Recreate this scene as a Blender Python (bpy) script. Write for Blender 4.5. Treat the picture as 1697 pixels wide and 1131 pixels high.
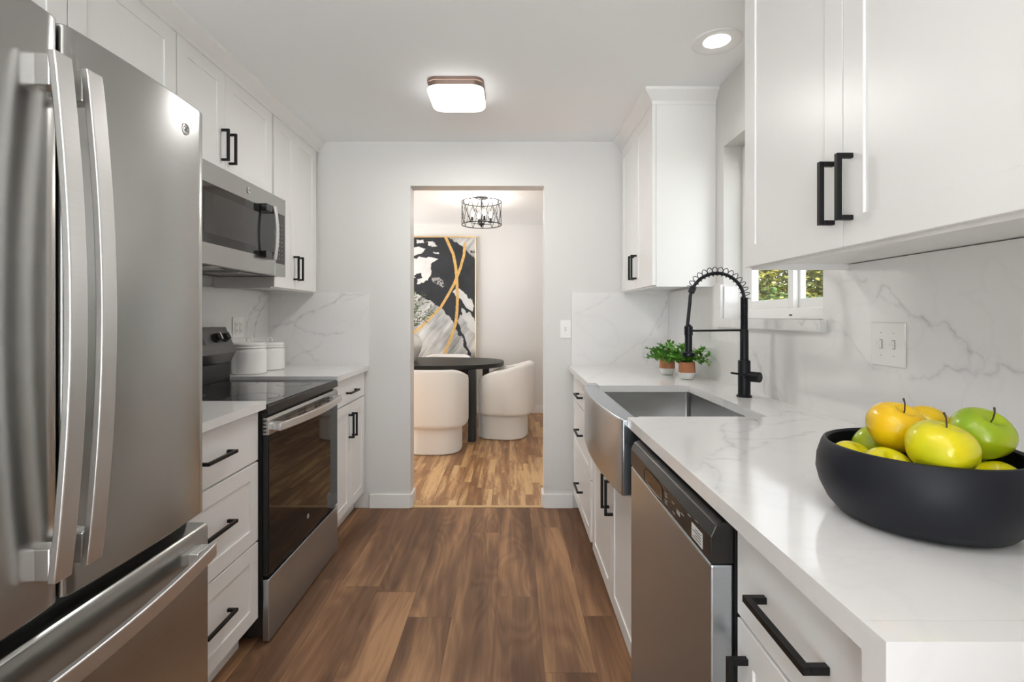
import bpy, bmesh, math, random
import numpy as np
from mathutils import Vector, Matrix, noise as mnoise

for _o in list(bpy.data.objects):
    bpy.data.objects.remove(_o)
SC = bpy.context.scene
COL = SC.collection
random.seed(7)
RNG = np.random.RandomState(5)

# ------------------------------------------------------------------ camera
cam_d = bpy.data.cameras.new('camera')
cam = bpy.data.objects.new('camera', cam_d)
COL.objects.link(cam)
cam.location = (0, 0, 1.253)
cam.rotation_euler = (math.radians(90), 0, 0)
cam_d.sensor_width = 36
cam_d.lens = 36 * 834.6 / 1697
cam_d.shift_x = 0.0003
cam_d.shift_y = -40.5 / 1697
cam_d.clip_start = 0.02
SC.camera = cam

# ------------------------------------------------------------------ world, sun, exposure
SC.view_settings.view_transform = 'Standard'
SC.view_settings.look = 'None'
SC.view_settings.exposure = 1.14
SC.view_settings.gamma = 1.0
SC.view_settings.use_curve_mapping = False
wd = bpy.data.worlds.new('world')
SC.world = wd
wd.use_nodes = True
bg = wd.node_tree.nodes['Background']
bg.inputs[0].default_value = (0.93, 0.97, 1.0, 1)
# background shaped by direction: invented glow behind and below lifts the dim ceiling
_nt = wd.node_tree
_tc = _nt.nodes.new('ShaderNodeTexCoord')
_sx = _nt.nodes.new('ShaderNodeSeparateXYZ')
_nt.links.new(_tc.outputs['Generated'], _sx.inputs[0])


def _wm(op, a, b):
    n_ = _nt.nodes.new('ShaderNodeMath')
    n_.operation = op
    for i_, v_ in enumerate((a, b)):
        if isinstance(v_, (int, float)):
            n_.inputs[i_].default_value = v_
        else:
            _nt.links.new(v_, n_.inputs[i_])
    return n_.outputs[0]


SIDE_SKY, BACK_SKY, BACK_GROUND = 1.0, 1.8, 5.3
_d = _wm('MAXIMUM', _wm('ADD', _wm('MULTIPLY', _sx.outputs[0], -0.5), _wm('MULTIPLY', _sx.outputs[1], -0.87)), 0.0)
_low = _wm('LESS_THAN', _sx.outputs[2], 0.0)
_amp = _wm('ADD', _wm('MULTIPLY', _low, BACK_GROUND - BACK_SKY), BACK_SKY)
_nt.links.new(_wm('ADD', _wm('MULTIPLY', _d, _amp), SIDE_SKY), bg.inputs[1])
SC.cycles.max_bounces = 10
SC.cycles.diffuse_bounces = 6
SC.cycles.glossy_bounces = 4
SC.cycles.transparent_max_bounces = 12
SC.cycles.sample_clamp_indirect = 6
SC.cycles.use_denoising = True


def light(name, kind, loc, energy, color=(1, 1, 1), **kw):
    d = bpy.data.lights.new(name, kind)
    d.energy = energy
    d.color = color
    rot = kw.pop('rot', None)
    for k, v in kw.items():
        setattr(d, k, v)
    o = bpy.data.objects.new(name, d)
    COL.objects.link(o)
    o.location = loc
    if rot:
        o.rotation_euler = rot
    return o


light('sun', 'SUN', (0, 0, 10), 10.0, (1.0, 0.95, 0.85), angle=0.01,
      rot=(math.radians(-12), math.radians(-42), 0))

# photographer's flash bounced off the ceiling behind the camera
light('bounced_flash', 'SPOT', (-.3, -.7, 1.5), 24, (1.0, 0.985, 0.96), spot_size=math.radians(120), spot_blend=.6,
      shadow_soft_size=.08, rot=(math.radians(180), 0, 0))

light('added_uplight', 'SPOT', (-.15, .05, .85), 11, (1.0, 0.985, 0.96), spot_size=math.radians(160), spot_blend=.8,  # extra uplight added below the camera to brighten the ceiling
      shadow_soft_size=.1, rot=(math.radians(180), 0, 0))

# ------------------------------------------------------------------ node helpers and materials
MATS = {}


def newmat(name):
    m = bpy.data.materials.new(name)
    m.use_nodes = True
    MATS[name] = m
    nt = m.node_tree
    return m, nt, nt.nodes['Principled BSDF']


def mat(name, color, rough=0.5, metal=0.0, spec=0.5, bump=0.0, bscale=300, emit=None, estr=0.0, aniso=0.0, var=0.0, vscale=4, **kw):
    m, nt, p = newmat(name)
    p.inputs['Base Color'].default_value = (*color, 1)
    p.inputs['Roughness'].default_value = rough
    p.inputs['Metallic'].default_value = metal
    p.inputs['Specular IOR Level'].default_value = spec
    if aniso:
        p.inputs['Anisotropic'].default_value = aniso
    if emit:
        p.inputs['Emission Color'].default_value = (*emit, 1)
        p.inputs['Emission Strength'].default_value = estr
    for k, v in kw.items():
        p.inputs[k].default_value = v
    g = nt.nodes.new('ShaderNodeNewGeometry')
    n = nt.nodes.new('ShaderNodeTexNoise')
    n.inputs['Scale'].default_value = bscale if bump else vscale
    nt.links.new(g.outputs['Position'], n.inputs['Vector'])
    if bump:
        b = nt.nodes.new('ShaderNodeBump')
        b.inputs['Strength'].default_value = bump
        b.inputs['Distance'].default_value = 0.002
        nt.links.new(n.outputs['Fac'], b.inputs['Height'])
        nt.links.new(b.outputs['Normal'], p.inputs['Normal'])
    if var:
        mx = nt.nodes.new('ShaderNodeMix')
        mx.data_type = 'RGBA'
        mx.inputs['A'].default_value = (*[c * (1 - var) for c in color], 1)
        mx.inputs['B'].default_value = (*[min(1, c * (1 + var)) for c in color], 1)
        nt.links.new(n.outputs['Fac'], mx.inputs['Factor'])
        nt.links.new(mx.outputs['Result'], p.inputs['Base Color'])
    return m


WHITE_WALL = mat('wall_paint', (0.69, 0.68, 0.66), 0.55, bump=0.15, bscale=500)
CEIL = mat('ceiling_paint', (0.885, 0.90, 0.91), 0.7, bump=0.2, bscale=350)
CAB = mat('cabinet_lacquer', (0.82, 0.815, 0.80), 0.33, var=0.01)
TRIM = mat('trim_paint', (0.82, 0.815, 0.80), 0.4, var=0.01)
VINYL = mat('window_vinyl', (0.85, 0.85, 0.83), 0.35, var=0.01)
BLACK = mat('matte_black_metal', (0.007, 0.007, 0.0075), 0.42, spec=0.25, var=0.1)
FAUCET = mat('faucet_black', (0.007, 0.008, 0.011), 0.36, spec=0.3, var=0.1)
GLASSBLK = mat('black_glass', (0.006, 0.006, 0.006), 0.04, spec=0.6, var=0.1)
OVENGLASS = mat('oven_glass', (0.007, 0.007, 0.007), 0.03, spec=0.3, var=0.1)
PLASTBLK = mat('black_plastic', (0.014, 0.014, 0.014), 0.42, var=0.1)
DWBLK = mat('dark_control_panel', (0.016, 0.015, 0.0145), 0.28, spec=0.35, var=0.1)
GREYMARK = mat('grey_marking', (0.35, 0.35, 0.34), 0.5, var=0.05)
CERAMIC = mat('white_ceramic', (0.84, 0.83, 0.81), 0.12, var=0.01, **{'Coat Weight': 0.4})
PLATE = mat('white_switch_plastic', (0.84, 0.83, 0.81), 0.3, var=0.01)
DARKSLOT = mat('dark_slot', (0.03, 0.03, 0.03), 0.6, var=0.1)
CHROME = mat('polished_metal', (0.75, 0.74, 0.72), 0.12, 1.0, var=0.03)
BRONZE = mat('bronze_metal', (0.32, 0.23, 0.19), 0.3, 1.0, var=0.05)
GOLD = mat('gold_frame', (0.75, 0.52, 0.24), 0.32, 0.9, var=0.08)
FABRIC = mat('cream_boucle', (0.83, 0.81, 0.77), 0.95, spec=0.1, bump=0.6, bscale=900, **{'Sheen Weight': 0.3})
TABLEWOOD = mat('black_stained_wood', (0.012, 0.0115, 0.011), 0.42, spec=0.35, bump=0.2, bscale=60)
BOWLM = mat('bowl_matte_black', (0.010, 0.011, 0.016), 0.48, spec=0.3, var=0.1)
SOIL = mat('soil', (0.03, 0.02, 0.012), 0.95, var=0.4, vscale=60)
STEM = mat('woody_stem', (0.06, 0.035, 0.015), 0.7, var=0.2)
BULB = mat('lit_bulb', (1, 0.95, 0.85), 0.3, emit=(1, 0.93, 0.82), estr=30)
CANLAMP = mat('lit_recessed_lamp', (1, 1, 1), 0.3, emit=(1, 0.97, 0.9), estr=3)
DIFF = mat('lit_diffuser', (1, 1, 1), 0.3, emit=(1, 0.985, 0.96), estr=1.7)
WALLEXT = mat('exterior_siding', (0.6, 0.58, 0.55), 0.8, var=0.05)
STICKER = mat('sticker_paper', (0.72, 0.72, 0.70), 0.5, var=0.01)


def steel(name, base, rough, horiz=True, streak=0.05, axis='Z', aniso=0.0):
    """brushed stainless: the brushing lines run across, stretched noise drives roughness"""
    m, nt, p = newmat(name)
    p.inputs['Metallic'].default_value = 1
    g = nt.nodes.new('ShaderNodeNewGeometry')
    mp = nt.nodes.new('ShaderNodeMapping')
    sc = {'Z': (3.0, 3.0, 700), 'Y': (300, 300, 2.0)}[axis]
    mp.inputs['Scale'].default_value = sc
    n = nt.nodes.new('ShaderNodeTexNoise')
    n.inputs['Scale'].default_value = 1.0
    n.inputs['Detail'].default_value = 0.0
    nt.links.new(g.outputs['Position'], mp.inputs['Vector'])
    nt.links.new(mp.outputs['Vector'], n.inputs['Vector'])
    mr = nt.nodes.new('ShaderNodeMapRange')
    mr.inputs['To Min'].default_value = rough - streak
    mr.inputs['To Max'].default_value = rough + streak
    nt.links.new(n.outputs['Fac'], mr.inputs['Value'])
    nt.links.new(mr.outputs['Result'], p.inputs['Roughness'])
    mx = nt.nodes.new('ShaderNodeMix')
    mx.data_type = 'RGBA'
    mx.inputs['A'].default_value = (*[c * 0.975 for c in base], 1)
    mx.inputs['B'].default_value = (*[c * 1.025 for c in base], 1)
    nt.links.new(n.outputs['Fac'], mx.inputs['Factor'])
    nt.links.new(mx.outputs['Result'], p.inputs['Base Color'])
    if aniso:
        p.inputs['Anisotropic'].default_value = aniso
        t = nt.nodes.new('ShaderNodeTangent')
        t.direction_type = 'RADIAL'
        t.axis = 'Z'
        nt.links.new(t.outputs[0], p.inputs['Tangent'])
        p.inputs['Anisotropic Rotation'].default_value = 0.25
    return m


STEEL = steel('brushed_stainless', (0.43, 0.428, 0.415), 0.24, streak=.02, aniso=.5)
STEELH = steel('handle_stainless', (0.70, 0.69, 0.675), 0.36, streak=.004)
STEELSINK = steel('sink_stainless', (0.50, 0.50, 0.495), 0.22, streak=.02)
STEELAPRON = steel('apron_stainless', (0.46, 0.495, 0.53), 0.24, streak=.02)
SLATE = steel('dark_panel_stainless', (0.17, 0.165, 0.16), 0.34, streak=.02)
STEELDW = steel('dishwasher_stainless', (0.50, 0.545, 0.58), 0.3, streak=.02, aniso=.5)


def marble():
    m, nt, p = newmat('white_marble')
    L = nt.links.new
    at = nt.nodes.new('ShaderNodeAttribute')
    at.attribute_name = 'vein'
    g = nt.nodes.new('ShaderNodeNewGeometry')
    n = nt.nodes.new('ShaderNodeTexNoise')
    n.inputs['Scale'].default_value = 2.3
    n.inputs['Detail'].default_value = 6
    n.inputs['Distortion'].default_value = 0.8
    L(g.outputs['Position'], n.inputs['Vector'])
    # faint wandering hairlines where the noise crosses its mid value
    s = nt.nodes.new('ShaderNodeMath'); s.operation = 'SUBTRACT'; s.inputs[1].default_value = 0.5
    L(n.outputs['Fac'], s.inputs[0])
    a = nt.nodes.new('ShaderNodeMath'); a.operation = 'ABSOLUTE'
    L(s.outputs[0], a.inputs[0])
    mr = nt.nodes.new('ShaderNodeMapRange')
    mr.inputs['From Min'].default_value = 0.0
    mr.inputs['From Max'].default_value = 0.02
    mr.inputs['To Min'].default_value = 0.05
    mr.inputs['To Max'].default_value = 0.0
    L(a.outputs[0], mr.inputs['Value'])
    ad = nt.nodes.new('ShaderNodeMath'); ad.operation = 'ADD'; ad.use_clamp = True
    L(mr.outputs[0], ad.inputs[0])
    L(at.outputs['Fac'], ad.inputs[1])
    mx = nt.nodes.new('ShaderNodeMix'); mx.data_type = 'RGBA'
    mx.inputs['A'].default_value = (0.79, 0.782, 0.77, 1)
    mx.inputs['B'].default_value = (0.30, 0.31, 0.33, 1)
    L(ad.outputs[0], mx.inputs['Factor'])
    L(mx.outputs['Result'], p.inputs['Base Color'])
    p.inputs['Roughness'].default_value = 0.1
    p.inputs['Specular IOR Level'].default_value = 0.5
    return m


MARBLE = marble()


def wood(name, w, x0, length, dark, mid, tan, gap=0.0016, lat=7.0, lon=0.7, tone=0.25, rough=0.5, fine=0.18):
    m, nt, p = newmat(name)
    L = nt.links.new

    def M(op, a, b=None, c=None):
        q = nt.nodes.new('ShaderNodeMath'); q.operation = op
        for i, v in enumerate((a, b, c)):
            if v is None:
                continue
            if isinstance(v, (int, float)):
                q.inputs[i].default_value = v
            else:
                L(v, q.inputs[i])
        return q.outputs[0]
    g = nt.nodes.new('ShaderNodeNewGeometry')
    sp = nt.nodes.new('ShaderNodeSeparateXYZ')
    L(g.outputs['Position'], sp.inputs[0])
    X, Y = sp.outputs[0], sp.outputs[1]
    u = M('DIVIDE', M('SUBTRACT', X, x0), w)
    i = M('FLOOR', u)
    fu = M('FRACT', u)
    wn = nt.nodes.new('ShaderNodeTexWhiteNoise'); wn.noise_dimensions = '1D'
    L(i, wn.inputs['W'])
    yy = M('DIVIDE', M('ADD', Y, M('MULTIPLY', wn.outputs['Value'], length * 3.7)), length)
    j = M('FLOOR', yy)
    fj = M('FRACT', yy)
    ident = M('ADD', M('MULTIPLY', i, 17.31), M('MULTIPLY', j, 5.77))
    w2 = nt.nodes.new('ShaderNodeTexWhiteNoise'); w2.noise_dimensions = '1D'
    L(ident, w2.inputs['W'])
    r = w2.outputs['Value']

    def noise(sx, sy, detail, dist, off):
        c = nt.nodes.new('ShaderNodeCombineXYZ')
        L(M('MULTIPLY', X, sx), c.inputs[0])
        L(M('MULTIPLY', Y, sy), c.inputs[1])
        L(M('ADD', M('MULTIPLY', ident, 3.1), off), c.inputs[2])
        n = nt.nodes.new('ShaderNodeTexNoise')
        n.inputs['Scale'].default_value = 1
        n.inputs['Detail'].default_value = detail
        n.inputs['Distortion'].default_value = dist
        L(c.outputs[0], n.inputs['Vector'])
        return n.outputs['Fac']
    a = noise(lat, lon, 2, 0.2, 0)
    rings = M('FRACT', M('MULTIPLY', noise(lat * 0.9, lon * 1.6, 1, 0.6, 9.0), 9.0))
    ringl = M('ABSOLUTE', M('SUBTRACT', rings, 0.5))
    b = noise(170, 5, 4, 0.0, 3.0)
    c_ = noise(lat * 5, lon * 4, 4, 0.4, 5.0)
    v = M('ADD', a, M('MULTIPLY', M('SUBTRACT', r, 0.5), tone))
    v = M('ADD', v, M('MULTIPLY', M('SUBTRACT', b, 0.5), fine))
    v = M('ADD', v, M('MULTIPLY', M('SUBTRACT', c_, 0.5), 0.30))
    v = M('ADD', v, M('MULTIPLY', M('SUBTRACT', ringl, 0.25), 0.17))
    cr = nt.nodes.new('ShaderNodeValToRGB')
    e = cr.color_ramp.elements
    e[0].position = 0.30; e[0].color = (*dark, 1)
    e[1].position = 0.72; e[1].color = (*tan, 1)
    k = e.new(0.50); k.color = (*mid, 1)
    L(v, cr.inputs['Fac'])
    # seams
    ed = M('MINIMUM', M('MULTIPLY', fu, w), M('MULTIPLY', M('SUBTRACT', 1.0, fu), w))
    en = M('MINIMUM', M('MULTIPLY', fj, length), M('MULTIPLY', M('SUBTRACT', 1.0, fj), length))
    e2 = M('MINIMUM', ed, en)
    seam = nt.nodes.new('ShaderNodeMapRange')
    seam.inputs['From Max'].default_value = gap
    seam.inputs['To Min'].default_value = 0.55
    seam.inputs['To Max'].default_value = 1.0
    L(e2, seam.inputs['Value'])
    mx = nt.nodes.new('ShaderNodeMix'); mx.data_type = 'RGBA'; mx.blend_type = 'MULTIPLY'
    mx.inputs['Factor'].default_value = 1
    cc = nt.nodes.new('ShaderNodeCombineXYZ')
    for q in range(3):
        L(seam.outputs[0], cc.inputs[q])
    L(cr.outputs[0], mx.inputs['A'])
    L(cc.outputs[0], mx.inputs['B'])
    L(mx.outputs['Result'], p.inputs['Base Color'])
    p.inputs['Roughness'].default_value = rough
    p.inputs['Specular IOR Level'].default_value = 0.25
    bp = nt.nodes.new('ShaderNodeBump')
    bp.inputs['Strength'].default_value = 0.15
    bp.inputs['Distance'].default_value = 0.001
    L(b, bp.inputs['Height'])
    L(bp.outputs['Normal'], p.inputs['Normal'])
    return m


FLOORK = wood('brown_plank_floor', 0.183, -0.067, 1.22, (0.132, 0.069, 0.039), (0.228, 0.122, 0.067), (0.45, 0.248, 0.128), tone=.16)
FLOORD = wood('oak_strip_floor', 0.058, -0.02, 0.75, (0.25, 0.125, 0.058), (0.37, 0.195, 0.09), (0.66, 0.43, 0.21),
              gap=0.0008, lat=16, lon=1.4, tone=0.34, rough=0.3, fine=0.1)
THRESH = mat('light_wood_threshold', (0.62, 0.42, 0.21), 0.4, var=0.15, vscale=30)


def leafmat(name, c1, c2, rough=0.4, trans=0.0):
    m, nt, p = newmat(name)
    g = nt.nodes.new('ShaderNodeNewGeometry')
    cr = nt.nodes.new('ShaderNodeMix'); cr.data_type = 'RGBA'
    cr.inputs['A'].default_value = (*c1, 1)
    cr.inputs['B'].default_value = (*c2, 1)
    nt.links.new(g.outputs['Random Per Island'], cr.inputs['Factor'])
    nt.links.new(cr.outputs['Result'], p.inputs['Base Color'])
    p.inputs['Roughness'].default_value = rough
    if trans:
        tr = nt.nodes.new('ShaderNodeBsdfTranslucent')
        nt.links.new(cr.outputs['Result'], tr.inputs[0])
        ms = nt.nodes.new('ShaderNodeMixShader')
        ms.inputs[0].default_value = trans
        nt.links.new(p.outputs[0], ms.inputs[1])
        nt.links.new(tr.outputs[0], ms.inputs[2])
        nt.links.new(ms.outputs[0], nt.nodes['Material Output'].inputs[0])
    return m


LEAFHERB = leafmat('herb_leaf', (0.035, 0.16, 0.012), (0.16, 0.42, 0.04), 0.4, 0.2)
LEAFOLIVE = leafmat('olive_leaf', (0.06, 0.11, 0.04), (0.20, 0.27, 0.11), 0.5, 0.15)
LEAFTREE = leafmat('shrub_leaf', (0.05, 0.075, 0.01), (0.22, 0.19, 0.025), 0.45, 0.3)
LEAFHEDGE = leafmat('hedge_leaf', (0.02, 0.07, 0.012), (0.12, 0.20, 0.06), 0.4, 0.3)


def pane_material():
    m, nt, p = newmat('window_glass')
    tr = nt.nodes.new('ShaderNodeBsdfTransparent')
    gl = nt.nodes.new('ShaderNodeBsdfGlossy')
    gl.inputs['Roughness'].default_value = 0.0
    ms = nt.nodes.new('ShaderNodeMixShader')
    ms.inputs[0].default_value = 0.04
    nt.links.new(tr.outputs[0], ms.inputs[1])
    nt.links.new(gl.outputs[0], ms.inputs[2])
    nt.links.new(ms.outputs[0], nt.nodes['Material Output'].inputs[0])
    return m


PANE = pane_material()


def applemat(name, c1, c2):
    m, nt, p = newmat(name)
    tc = nt.nodes.new('ShaderNodeTexCoord')
    n = nt.nodes.new('ShaderNodeTexNoise')
    n.inputs['Scale'].default_value = 14
    nt.links.new(tc.outputs['Object'], n.inputs['Vector'])
    r = nt.nodes.new('ShaderNodeMapRange')
    r.inputs['From Min'].default_value = 0.35
    r.inputs['From Max'].default_value = 0.65
    nt.links.new(n.outputs['Fac'], r.inputs['Value'])
    cr = nt.nodes.new('ShaderNodeMix'); cr.data_type = 'RGBA'
    cr.inputs['A'].default_value = (*c1, 1)
    cr.inputs['B'].default_value = (*c2, 1)
    nt.links.new(r.outputs[0], cr.inputs['Factor'])
    nt.links.new(cr.outputs['Result'], p.inputs['Base Color'])
    p.inputs['Roughness'].default_value = 0.25
    p.inputs['Coat Weight'].default_value = 0.1
    return m


APY = applemat('apple_golden', (0.86, 0.50, 0.004), (0.80, 0.56, 0.006))
APL = applemat('apple_lemon_green', (0.74, 0.62, 0.004), (0.58, 0.60, 0.012))
APG = applemat('apple_green', (0.26, 0.42, 0.008), (0.44, 0.52, 0.01))
APPG = applemat('apple_pale_green', (0.30, 0.50, 0.10), (0.42, 0.55, 0.10))

# ------------------------------------------------------------------ mesh and object helpers


def wloc(o):
    v = Vector((0, 0, 0))
    while o is not None:
        v += Vector(o.location)
        o = o.parent
    return v


class MB:
    def __init__(s):
        s.v = []; s.f = []

    def add(s, vs, fs):
        k = len(s.v)
        s.v += [tuple(p) for p in vs]
        s.f += [tuple(i + k for i in f) for f in fs]
        return s

    def box(s, x0, x1, y0, y1, z0, z1):
        return s.add([(x0, y0, z0), (x1, y0, z0), (x1, y1, z0), (x0, y1, z0), (x0, y0, z1), (x1, y0, z1), (x1, y1, z1), (x0, y1, z1)],
                     [(0, 3, 2, 1), (4, 5, 6, 7), (0, 1, 5, 4), (1, 2, 6, 5), (2, 3, 7, 6), (3, 0, 4, 7)])

    def tube(s, pts, r, n=10, cap=True):
        pts = [Vector(p) for p in pts]
        rs = r if isinstance(r, (list, tuple)) else [r] * len(pts)
        vs = []; fs = []
        t0 = (pts[1] - pts[0]).normalized()
        up = Vector((0, 0, 1)) if abs(t0.z) < 0.9 else Vector((1, 0, 0))
        nrm = t0.cross(up).normalized()
        for i, p in enumerate(pts):
            t = (pts[min(i + 1, len(pts) - 1)] - pts[max(i - 1, 0)]).normalized()
            nrm = (nrm - t * nrm.dot(t)).normalized()
            bi = t.cross(nrm)
            for k in range(n):
                a = 2 * math.pi * k / n
                vs.append(p + (nrm * math.cos(a) + bi * math.sin(a)) * rs[i])
        for i in range(len(pts) - 1):
            for k in range(n):
                a, b = i * n + k, i * n + (k + 1) % n
                fs.append((a, b, b + n, a + n))
        if cap:
            fs.append(tuple(reversed(range(n))))
            fs.append(tuple(range((len(pts) - 1) * n, len(pts) * n)))
        return s.add(vs, fs)

    def lathe(s, c, prof, n=40, axis='Z', closed=False):
        vs = []; fs = []
        for (r, h) in prof:
            for k in range(n):
                a = 2 * math.pi * k / n
                x, y = r * math.cos(a), r * math.sin(a)
                if axis == 'Z':
                    vs.append((c[0] + x, c[1] + y, c[2] + h))
                elif axis == 'X':
                    vs.append((c[0] + h, c[1] + x, c[2] + y))
                else:
                    vs.append((c[0] + x, c[1] + h, c[2] + y))
        m = len(prof)
        for i in range(m - 1 if not closed else m):
            for k in range(n):
                a, b = i * n + k, i * n + (k + 1) % n
                i2 = (i + 1) % m
                a2, b2 = i2 * n + k, i2 * n + (k + 1) % n
                fs.append((a, b, b2, a2))
        if not closed:
            fs.append(tuple(reversed(range(n))))
            fs.append(tuple(range((m - 1) * n, m * n)))
        return s.add(vs, fs)

    def prism(s, poly, axis, a, b):
        """poly: list of 2D points; extruded along axis from a to b (Z: (x,y); Y: (x,z); X: (y,z))"""
        def P(q, h):
            return {'Z': (q[0], q[1], h), 'Y': (q[0], h, q[1]), 'X': (h, q[0], q[1])}[axis]
        n = len(poly)
        vs = [P(q, a) for q in poly] + [P(q, b) for q in poly]
        fs = [tuple(range(n)), tuple(reversed(range(n, 2 * n)))] + [(i, i + n, (i + 1) % n + n, (i + 1) % n) for i in range(n)]
        return s.add(vs, fs)

    def build(s, name, m, parent=None, bevel=0.0, smooth=False, seg=2, origin=None, merge=False):
        me = bpy.data.meshes.new(name)
        off = wloc(parent) if parent else Vector(origin or (0, 0, 0))
        me.from_pydata([(p[0] - off.x, p[1] - off.y, p[2] - off.z) for p in s.v], [], s.f)
        bm = bmesh.new(); bm.from_mesh(me)
        if merge:
            bmesh.ops.remove_doubles(bm, verts=bm.verts, dist=1e-5)
        bmesh.ops.recalc_face_normals(bm, faces=bm.faces)
        bm.to_mesh(me); bm.free()
        me.materials.append(m)
        if smooth:
            me.polygons.foreach_set('use_smooth', [True] * len(me.polygons))
            me.set_sharp_from_angle(angle=math.radians(40))
        o = bpy.data.objects.new(name, me)
        COL.objects.link(o)
        if parent:
            o.parent = parent
        else:
            o.location = off
        if bevel:
            b = o.modifiers.new('bevel', 'BEVEL')
            b.width = bevel; b.segments = seg; b.limit_method = 'ANGLE'
            b.angle_limit = math.radians(35); b.harden_normals = False
        return o


def tag(o, label, cat=None, group=None, kind=None):
    if label:
        o['label'] = label
    if cat:
        o['category'] = cat
    if group:
        o['group'] = group
    if kind:
        o['kind'] = kind
    return o


def empty(name, loc, label, cat, group=None):
    o = bpy.data.objects.new(name, None)
    COL.objects.link(o)
    o.location = loc
    o.empty_display_size = 0.05
    return tag(o, label, cat, group)


def pieces(name, m, parent, boxes, bevel=0.0):
    return [MB().box(*b).build(name, m, parent, bevel) for b in boxes]


def struct(o):
    o['kind'] = 'structure'
    return o


def boxp(name, m, parent, *b, bevel=0.0):
    return MB().box(*b).build(name, m, parent, bevel)


def copy_tree(o, parent=None):
    c = o.copy(); COL.objects.link(c)
    c.parent = parent
    for ch in [q for q in bpy.data.objects if q.parent == o]:
        copy_tree(ch, c)
    return c


# ---- slabs of marble: a grid with a cut-out mask, each vertex knowing how near a vein it lies


def vein_field(P, veins):
    """P: (n,2) points in metres on the slab, veins: (weight, polyline); returns 0..1"""
    x, y = P[:, 0], P[:, 1]
    wx = 0.004 * np.sin(y * 71 + 3 * np.sin(x * 37)) + 0.002 * np.sin(x * 190 + y * 233)
    wy = 0.004 * np.sin(x * 83 + 2 * np.sin(y * 41)) + 0.002 * np.sin(y * 210 - x * 177)
    Q = np.stack([x + wx, y + wy], 1)
    out = np.zeros(len(P))
    for w, pl in veins:
        for k in range(len(pl) - 1):
            a = np.array(pl[k]); b = np.array(pl[k + 1])
            lo = np.minimum(a, b) - 0.05; hi = np.maximum(a, b) + 0.05
            sel = np.where(((Q > lo) & (Q < hi)).all(1))[0]
            if not len(sel):
                continue
            q = Q[sel]; ab = b - a
            t = np.clip(((q - a) @ ab) / max(ab @ ab, 1e-9), 0, 1)
            d = np.linalg.norm(q - a - t[:, None] * ab, axis=1)
            m = 0.75 + 0.25 * np.sin(q[:, 0] * 55 + q[:, 1] * 67)
            val = w * m * (0.36 * np.exp(-(d / 0.0022) ** 2) + 0.16 * np.exp(-(d / 0.009) ** 2))
            out[sel] = np.maximum(out[sel], val)
    return np.clip(out, 0, 0.9)


def slab(name, us, vs_, inside, plane, face, back, veins, parent=None):
    """us, vs_: cut lines that must be in the grid; plane 'XY' (Z faces), 'YZ' (X faces), 'XZ' (Y faces)"""
    def lines(cuts, step):
        r = []
        for a, b in zip(cuts[:-1], cuts[1:]):
            n = max(1, int(math.ceil((b - a) / step)))
            r += [a + (b - a) * i / n for i in range(n)]
        return np.array(r + [cuts[-1]])
    U = lines(us, 0.004); V = lines(vs_, 0.004)
    nu, nv = len(U), len(V)
    uu, vv = np.meshgrid(U, V, indexing='ij')
    P = np.stack([uu.ravel(), vv.ravel()], 1)
    vf = vein_field(P, veins)
    cu = (U[:-1] + U[1:]) / 2; cv = (V[:-1] + V[1:]) / 2
    mask = np.zeros((nu - 1, nv - 1), bool)
    for i, a in enumerate(cu):
        for j, b in enumerate(cv):
            mask[i, j] = inside(a, b)

    def P3(q, h):
        n = len(q); H = np.full(n, h)
        return {'XY': np.stack([q[:, 0], q[:, 1], H], 1), 'YZ': np.stack([H, q[:, 0], q[:, 1]], 1),
                'XZ': np.stack([q[:, 0], H, q[:, 1]], 1)}[plane]
    N = nu * nv
    co = np.concatenate([P3(P, face), P3(P, back)])
    idx = np.arange(N).reshape(nu, nv)
    I, J = np.where(mask)
    f1 = np.stack([idx[I, J], idx[I + 1, J], idx[I + 1, J + 1], idx[I, J + 1]], 1)
    fs = [f1, f1[:, ::-1] + N]
    pad = np.pad(mask, 1)
    for di, dj in ((1, 0), (-1, 0), (0, 1), (0, -1)):
        e = mask & ~pad[1 + di:nu + di, 1 + dj:nv + dj]
        I, J = np.where(e)
        if di == 1: a, b = idx[I + 1, J], idx[I + 1, J + 1]
        elif di == -1: a, b = idx[I, J + 1], idx[I, J]
        elif dj == 1: a, b = idx[I + 1, J + 1], idx[I, J + 1]
        else: a, b = idx[I, J], idx[I + 1, J]
        fs.append(np.stack([a, b, b + N, a + N], 1))
    F = np.concatenate(fs)
    used = np.unique(F)
    remap = np.full(2 * N, -1); remap[used] = np.arange(len(used))
    me = bpy.data.meshes.new(name)
    off = wloc(parent) if parent else Vector((0, 0, 0))
    co = co[used] - np.array(off)
    me.from_pydata(co.tolist(), [], remap[F].tolist())
    at = me.attributes.new('vein', 'FLOAT', 'POINT')
    at.data.foreach_set('value', np.concatenate([vf, vf])[used].astype(np.float32))
    bm = bmesh.new(); bm.from_mesh(me)
    bmesh.ops.recalc_face_normals(bm, faces=bm.faces)
    bm.to_mesh(me); bm.free()
    me.materials.append(MARBLE)
    o = bpy.data.objects.new(name, me)
    COL.objects.link(o)
    if parent:
        o.parent = parent
    return o


# ------------------------------------------------------------------ dimensions of the room
H = 2.40; YF = 3.30; XL = -1.60; XR = 1.035; YB = -2.8
DL, DR, DT = -0.664, 0.2135, 2.11       # doorway
WY0, WY1, WZ0, WZ1 = 1.65, 2.46, 1.243, 2.084   # window over the sink
CZ = 0.933                              # worktop height
HD = 2.45; DY = 6.54; DXL = -3.2; DXR = 1.5     # dining room

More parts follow.
